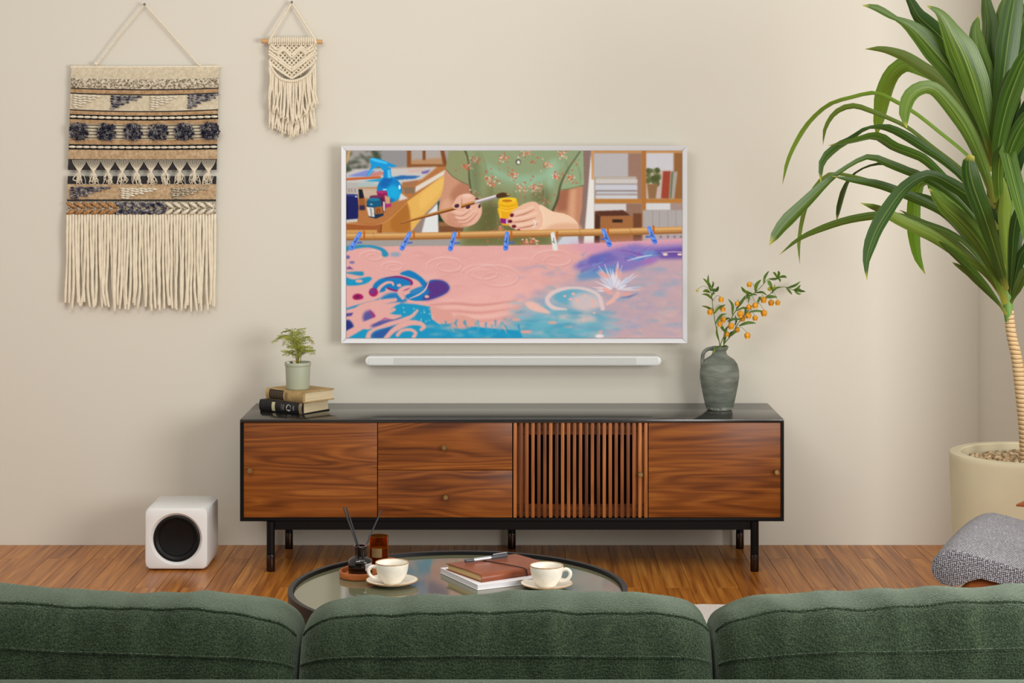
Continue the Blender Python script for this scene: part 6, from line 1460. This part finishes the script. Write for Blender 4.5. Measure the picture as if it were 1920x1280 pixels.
# back cushion
q = B(); rotb = Matrix.Rotation(math.radians(20), 3, 'Y'); q.box((0.675, SWD / 2, 0.66), (0.10, SWD - 0.01, 0.60), 0.035, 4, rotb); part("back_cushion", q, m_tweed, ch, 50, local=True)
for y in (0.045, SWD - 0.045):
    q = B(); S = spline([Vector((0.012, y, 0.384)), Vector((0.05, y, 0.405)), Vector((0.12, y, 0.392)), Vector((0.3, y, 0.345)), Vector((0.62, y, 0.285))], 24)
    q.tube(S, [0.012] + [0.0165] * 22 + [0.014], 12, True, 0.85); part("side_rail", q, m_chwood, ch, 60, local=True)
for y in (-0.045, SWD + 0.045):
    q = B(); S = spline([Vector((0.146, y, 0.606)), Vector((0.20, y, 0.615)), Vector((0.35, y, 0.605)), Vector((0.52, y, 0.58)), Vector((0.74, y, 0.555))], 26)
    q.tube(S, [0.004, 0.013, 0.019, 0.022] + [0.024] * 20 + [0.02, 0.014], 14, True, 0.55); part("armrest", q, m_chwood, ch, 60, local=True)
    for (xa, za), (xb, zb_) in (((0.10, 0.0), (0.30, 0.60)), ((0.74, 0.0), (0.62, 0.565))):
        q = B(); q.tube([Vector((xa, y, za)), Vector((xa * .5 + xb * .5, y, (za + zb_) / 2)), Vector((xb, y, zb_))], [0.011, 0.017, 0.013], 12); part("leg", q, m_chwood, ch, 60, local=True)
for x, z in ((0.215, 0.352), (0.66, 0.27)):
    q = B(); q.tube([Vector((x, -0.045, z)), Vector((x, SWD + 0.045, z))], 0.013, 12); part("cross_rail", q, m_chwood, ch, 60, local=True)

# ------------------------------------------------------------------ sofa (seen from behind)
m_sofa, nt, p = base_mat("green_chenille")
c0_ = coords(nt)
na_ = N(nt, 'ShaderNodeTexNoise'); na_.inputs['Scale'].default_value = 1; na_.inputs['Detail'].default_value = 3; nt.links.new(coords(nt, (400, 400, 400)), na_.inputs['Vector'])
nb_ = N(nt, 'ShaderNodeTexNoise'); nb_.inputs['Scale'].default_value = 1; nb_.inputs['Detail'].default_value = 4; nt.links.new(coords(nt, (22, 9, 9)), nb_.inputs['Vector'])
sx3 = N(nt, 'ShaderNodeSeparateXYZ'); nt.links.new(c0_, sx3.inputs[0])
dg1 = N(nt, 'ShaderNodeMath', operation='ADD'); nt.links.new(sx3.outputs[0], dg1.inputs[0]); nt.links.new(sx3.outputs[1], dg1.inputs[1])
dg = N(nt, 'ShaderNodeMath', operation='SUBTRACT'); nt.links.new(dg1.outputs[0], dg.inputs[0]); nt.links.new(sx3.outputs[2], dg.inputs[1])
dg2_ = N(nt, 'ShaderNodeMath', operation='SUBTRACT'); nt.links.new(sx3.outputs[0], dg2_.inputs[0]); nt.links.new(sx3.outputs[1], dg2_.inputs[1])
dg2 = N(nt, 'ShaderNodeMath', operation='ADD'); nt.links.new(dg2_.outputs[0], dg2.inputs[0]); nt.links.new(sx3.outputs[2], dg2.inputs[1])
mw = N(nt, 'ShaderNodeMath', operation='MULTIPLY'); nt.links.new(sinmul(dg.outputs[0], 1350), mw.inputs[0]); nt.links.new(sinmul(dg2.outputs[0], 1350), mw.inputs[1])
s1 = N(nt, 'ShaderNodeMath', operation='MULTIPLY_ADD'); s1.inputs[1].default_value = 0.07; nt.links.new(mw.outputs[0], s1.inputs[0]); nt.links.new(na_.outputs[0], s1.inputs[2])
s2 = N(nt, 'ShaderNodeMath', operation='MULTIPLY_ADD'); s2.inputs[1].default_value = 0.45; nt.links.new(nb_.outputs[0], s2.inputs[0]); nt.links.new(s1.outputs[0], s2.inputs[2])
nt.links.new(ramp(nt, s2.outputs[0], [(0.30, rgb(15, 23, 15)), (0.62, rgb(33, 45, 30)), (1.0, rgb(70, 86, 62))]), p.inputs['Base Color'])
p.inputs['Roughness'].default_value = 0.9; p.inputs['Specular IOR Level'].default_value = 0.15
p.inputs['Sheen Weight'].default_value = 0.75; p.inputs['Sheen Roughness'].default_value = 0.32; p.inputs['Sheen Tint'].default_value = rgb(206, 222, 200)
set_bump(nt, p, s1.outputs[0], 0.9, 0.003)

sofa = thing("sofa", "dark green chenille sofa seen from behind in the foreground", "sofa", (0, 3.2, 0.0))
def pad(name, c, d, r, seg=5):
    q = B(); q.box(c, d, r, seg); return part(name, q, m_sofa, sofa, 50)
pad("back_rest", (0, 2.80, 0.339), (2.24, 0.13, 0.523), 0.03)
for s_ in (-1, 1): pad("armrest", (s_ * 1.06, 3.30, 0.31), (0.12, 0.868, 0.46), 0.035)
pad("base", (0, 3.302, 0.195), (1.998, 0.872, 0.21), 0.02)
for x in (-0.661, -0.009, 0.643): pad("seat_cushion", (x, 3.32, 0.372), (0.648, 0.84, 0.14), 0.035)
for x in (-1.05, 1.05):
    for y in (2.80, 3.66):
        q = B(); q.tube([(x, y, 0.0), (x, y, 0.095)], [0.016, 0.022], 14); part("leg", q, m_black, sofa, 40)
def back_cushion(xc, hw, seed, dz_, dyy, label, tilt=0.0):
    # outline of the cushion in (y, z), from the lower front over the crown down the back
    prof = [(3.17, 0.46), (3.195, 0.53), (3.19, 0.60), (3.165, 0.645), (3.12, 0.670), (3.065, 0.6765), (3.015, 0.673), (2.985, 0.6660), (2.966, 0.650), (2.951, 0.632), (2.936, 0.610), (2.922, 0.585), (2.908, 0.55), (2.900, 0.51), (2.902, 0.47), (2.92, 0.447), (3.0, 0.445), (3.1, 0.445)]
    PP = spline([Vector((0, y, z)) for y, z in prof] + [Vector((0, prof[0][0], prof[0][1]))], 69)[:-1]
    cen = Vector((0, 3.04, 0.54)); n_ = len(PP); NU = 72
    def pt(u, w):
        c = PP[w % n_]; a = abs(u); e = (1 - a ** 6) ** (1 / 3.0) if a < 1 else 0.0
        s = cen.lerp(c, 0.55 + 0.45 * e) if e > 0 else cen.lerp(c, 0.55)
        x = xc + u * hw
        nv = noise.noise(Vector((x * 5.5, c.y * 5, c.z * 5 + seed))) * 0.010 + noise.noise(Vector((x * 19, c.y * 7, seed * 2.3))) * 0.0055
        # gathers near the ends
        nv += 0.004 * math.sin(c.y * 60 + seed) * max(0, a - 0.8) * 4 * e
        d = (c - cen).normalized()
        z_ = s.z + d.z * nv + dz_ + tilt * u; 
        return Vector((x, s.y + d.y * nv + dyy, max(z_, 0.4432)))
    q = B()
    us = [-1 + 2 * i / NU for i in range(NU + 1)]
    us = [math.copysign(1 - (1 - abs(u)) ** 1.5, u) for u in us]
    for u in us: q.v += [pt(u, w) for w in range(n_)]
    q.f = [(i * n_ + k, i * n_ + (k + 1) % n_, (i + 1) * n_ + (k + 1) % n_, (i + 1) * n_ + k) for i in range(NU) for k in range(n_)] + [tuple(range(n_ - 1, -1, -1)), tuple(NU * n_ + k for k in range(n_))]
    t = thing("back_cushion", label, "cushion", (xc, 3.04 + dyy, 0.443 + dz_), group="green back cushions on the sofa")
    part("cover", q, m_sofa, t, 80)
    # two piped seams
    for target in ((2.985, 0.6660), (2.936, 0.610)):
        w = min(range(n_), key=lambda k: (PP[k].y - target[0]) ** 2 + (PP[k].z - target[1]) ** 2)
        L = [pt(u * 0.985, w) + (PP[w] - cen).normalized() * 0.0006 for u in us]
        q = B(); q.tube(L, 0.0026, 6); part("piping", q, m_sofa, t, 80)
back_cushion(-0.666, 0.328, 3.1, 0.002, 0.0, "green back cushion at the left end of the sofa", -0.012)
back_cushion(-0.010, 0.3255, 8.4, -0.004, 0.0, "green back cushion in the middle of the sofa")
back_cushion(0.646, 0.3275, 14.2, 0.004, 0.0, "green back cushion at the right end of the sofa", 0.010)
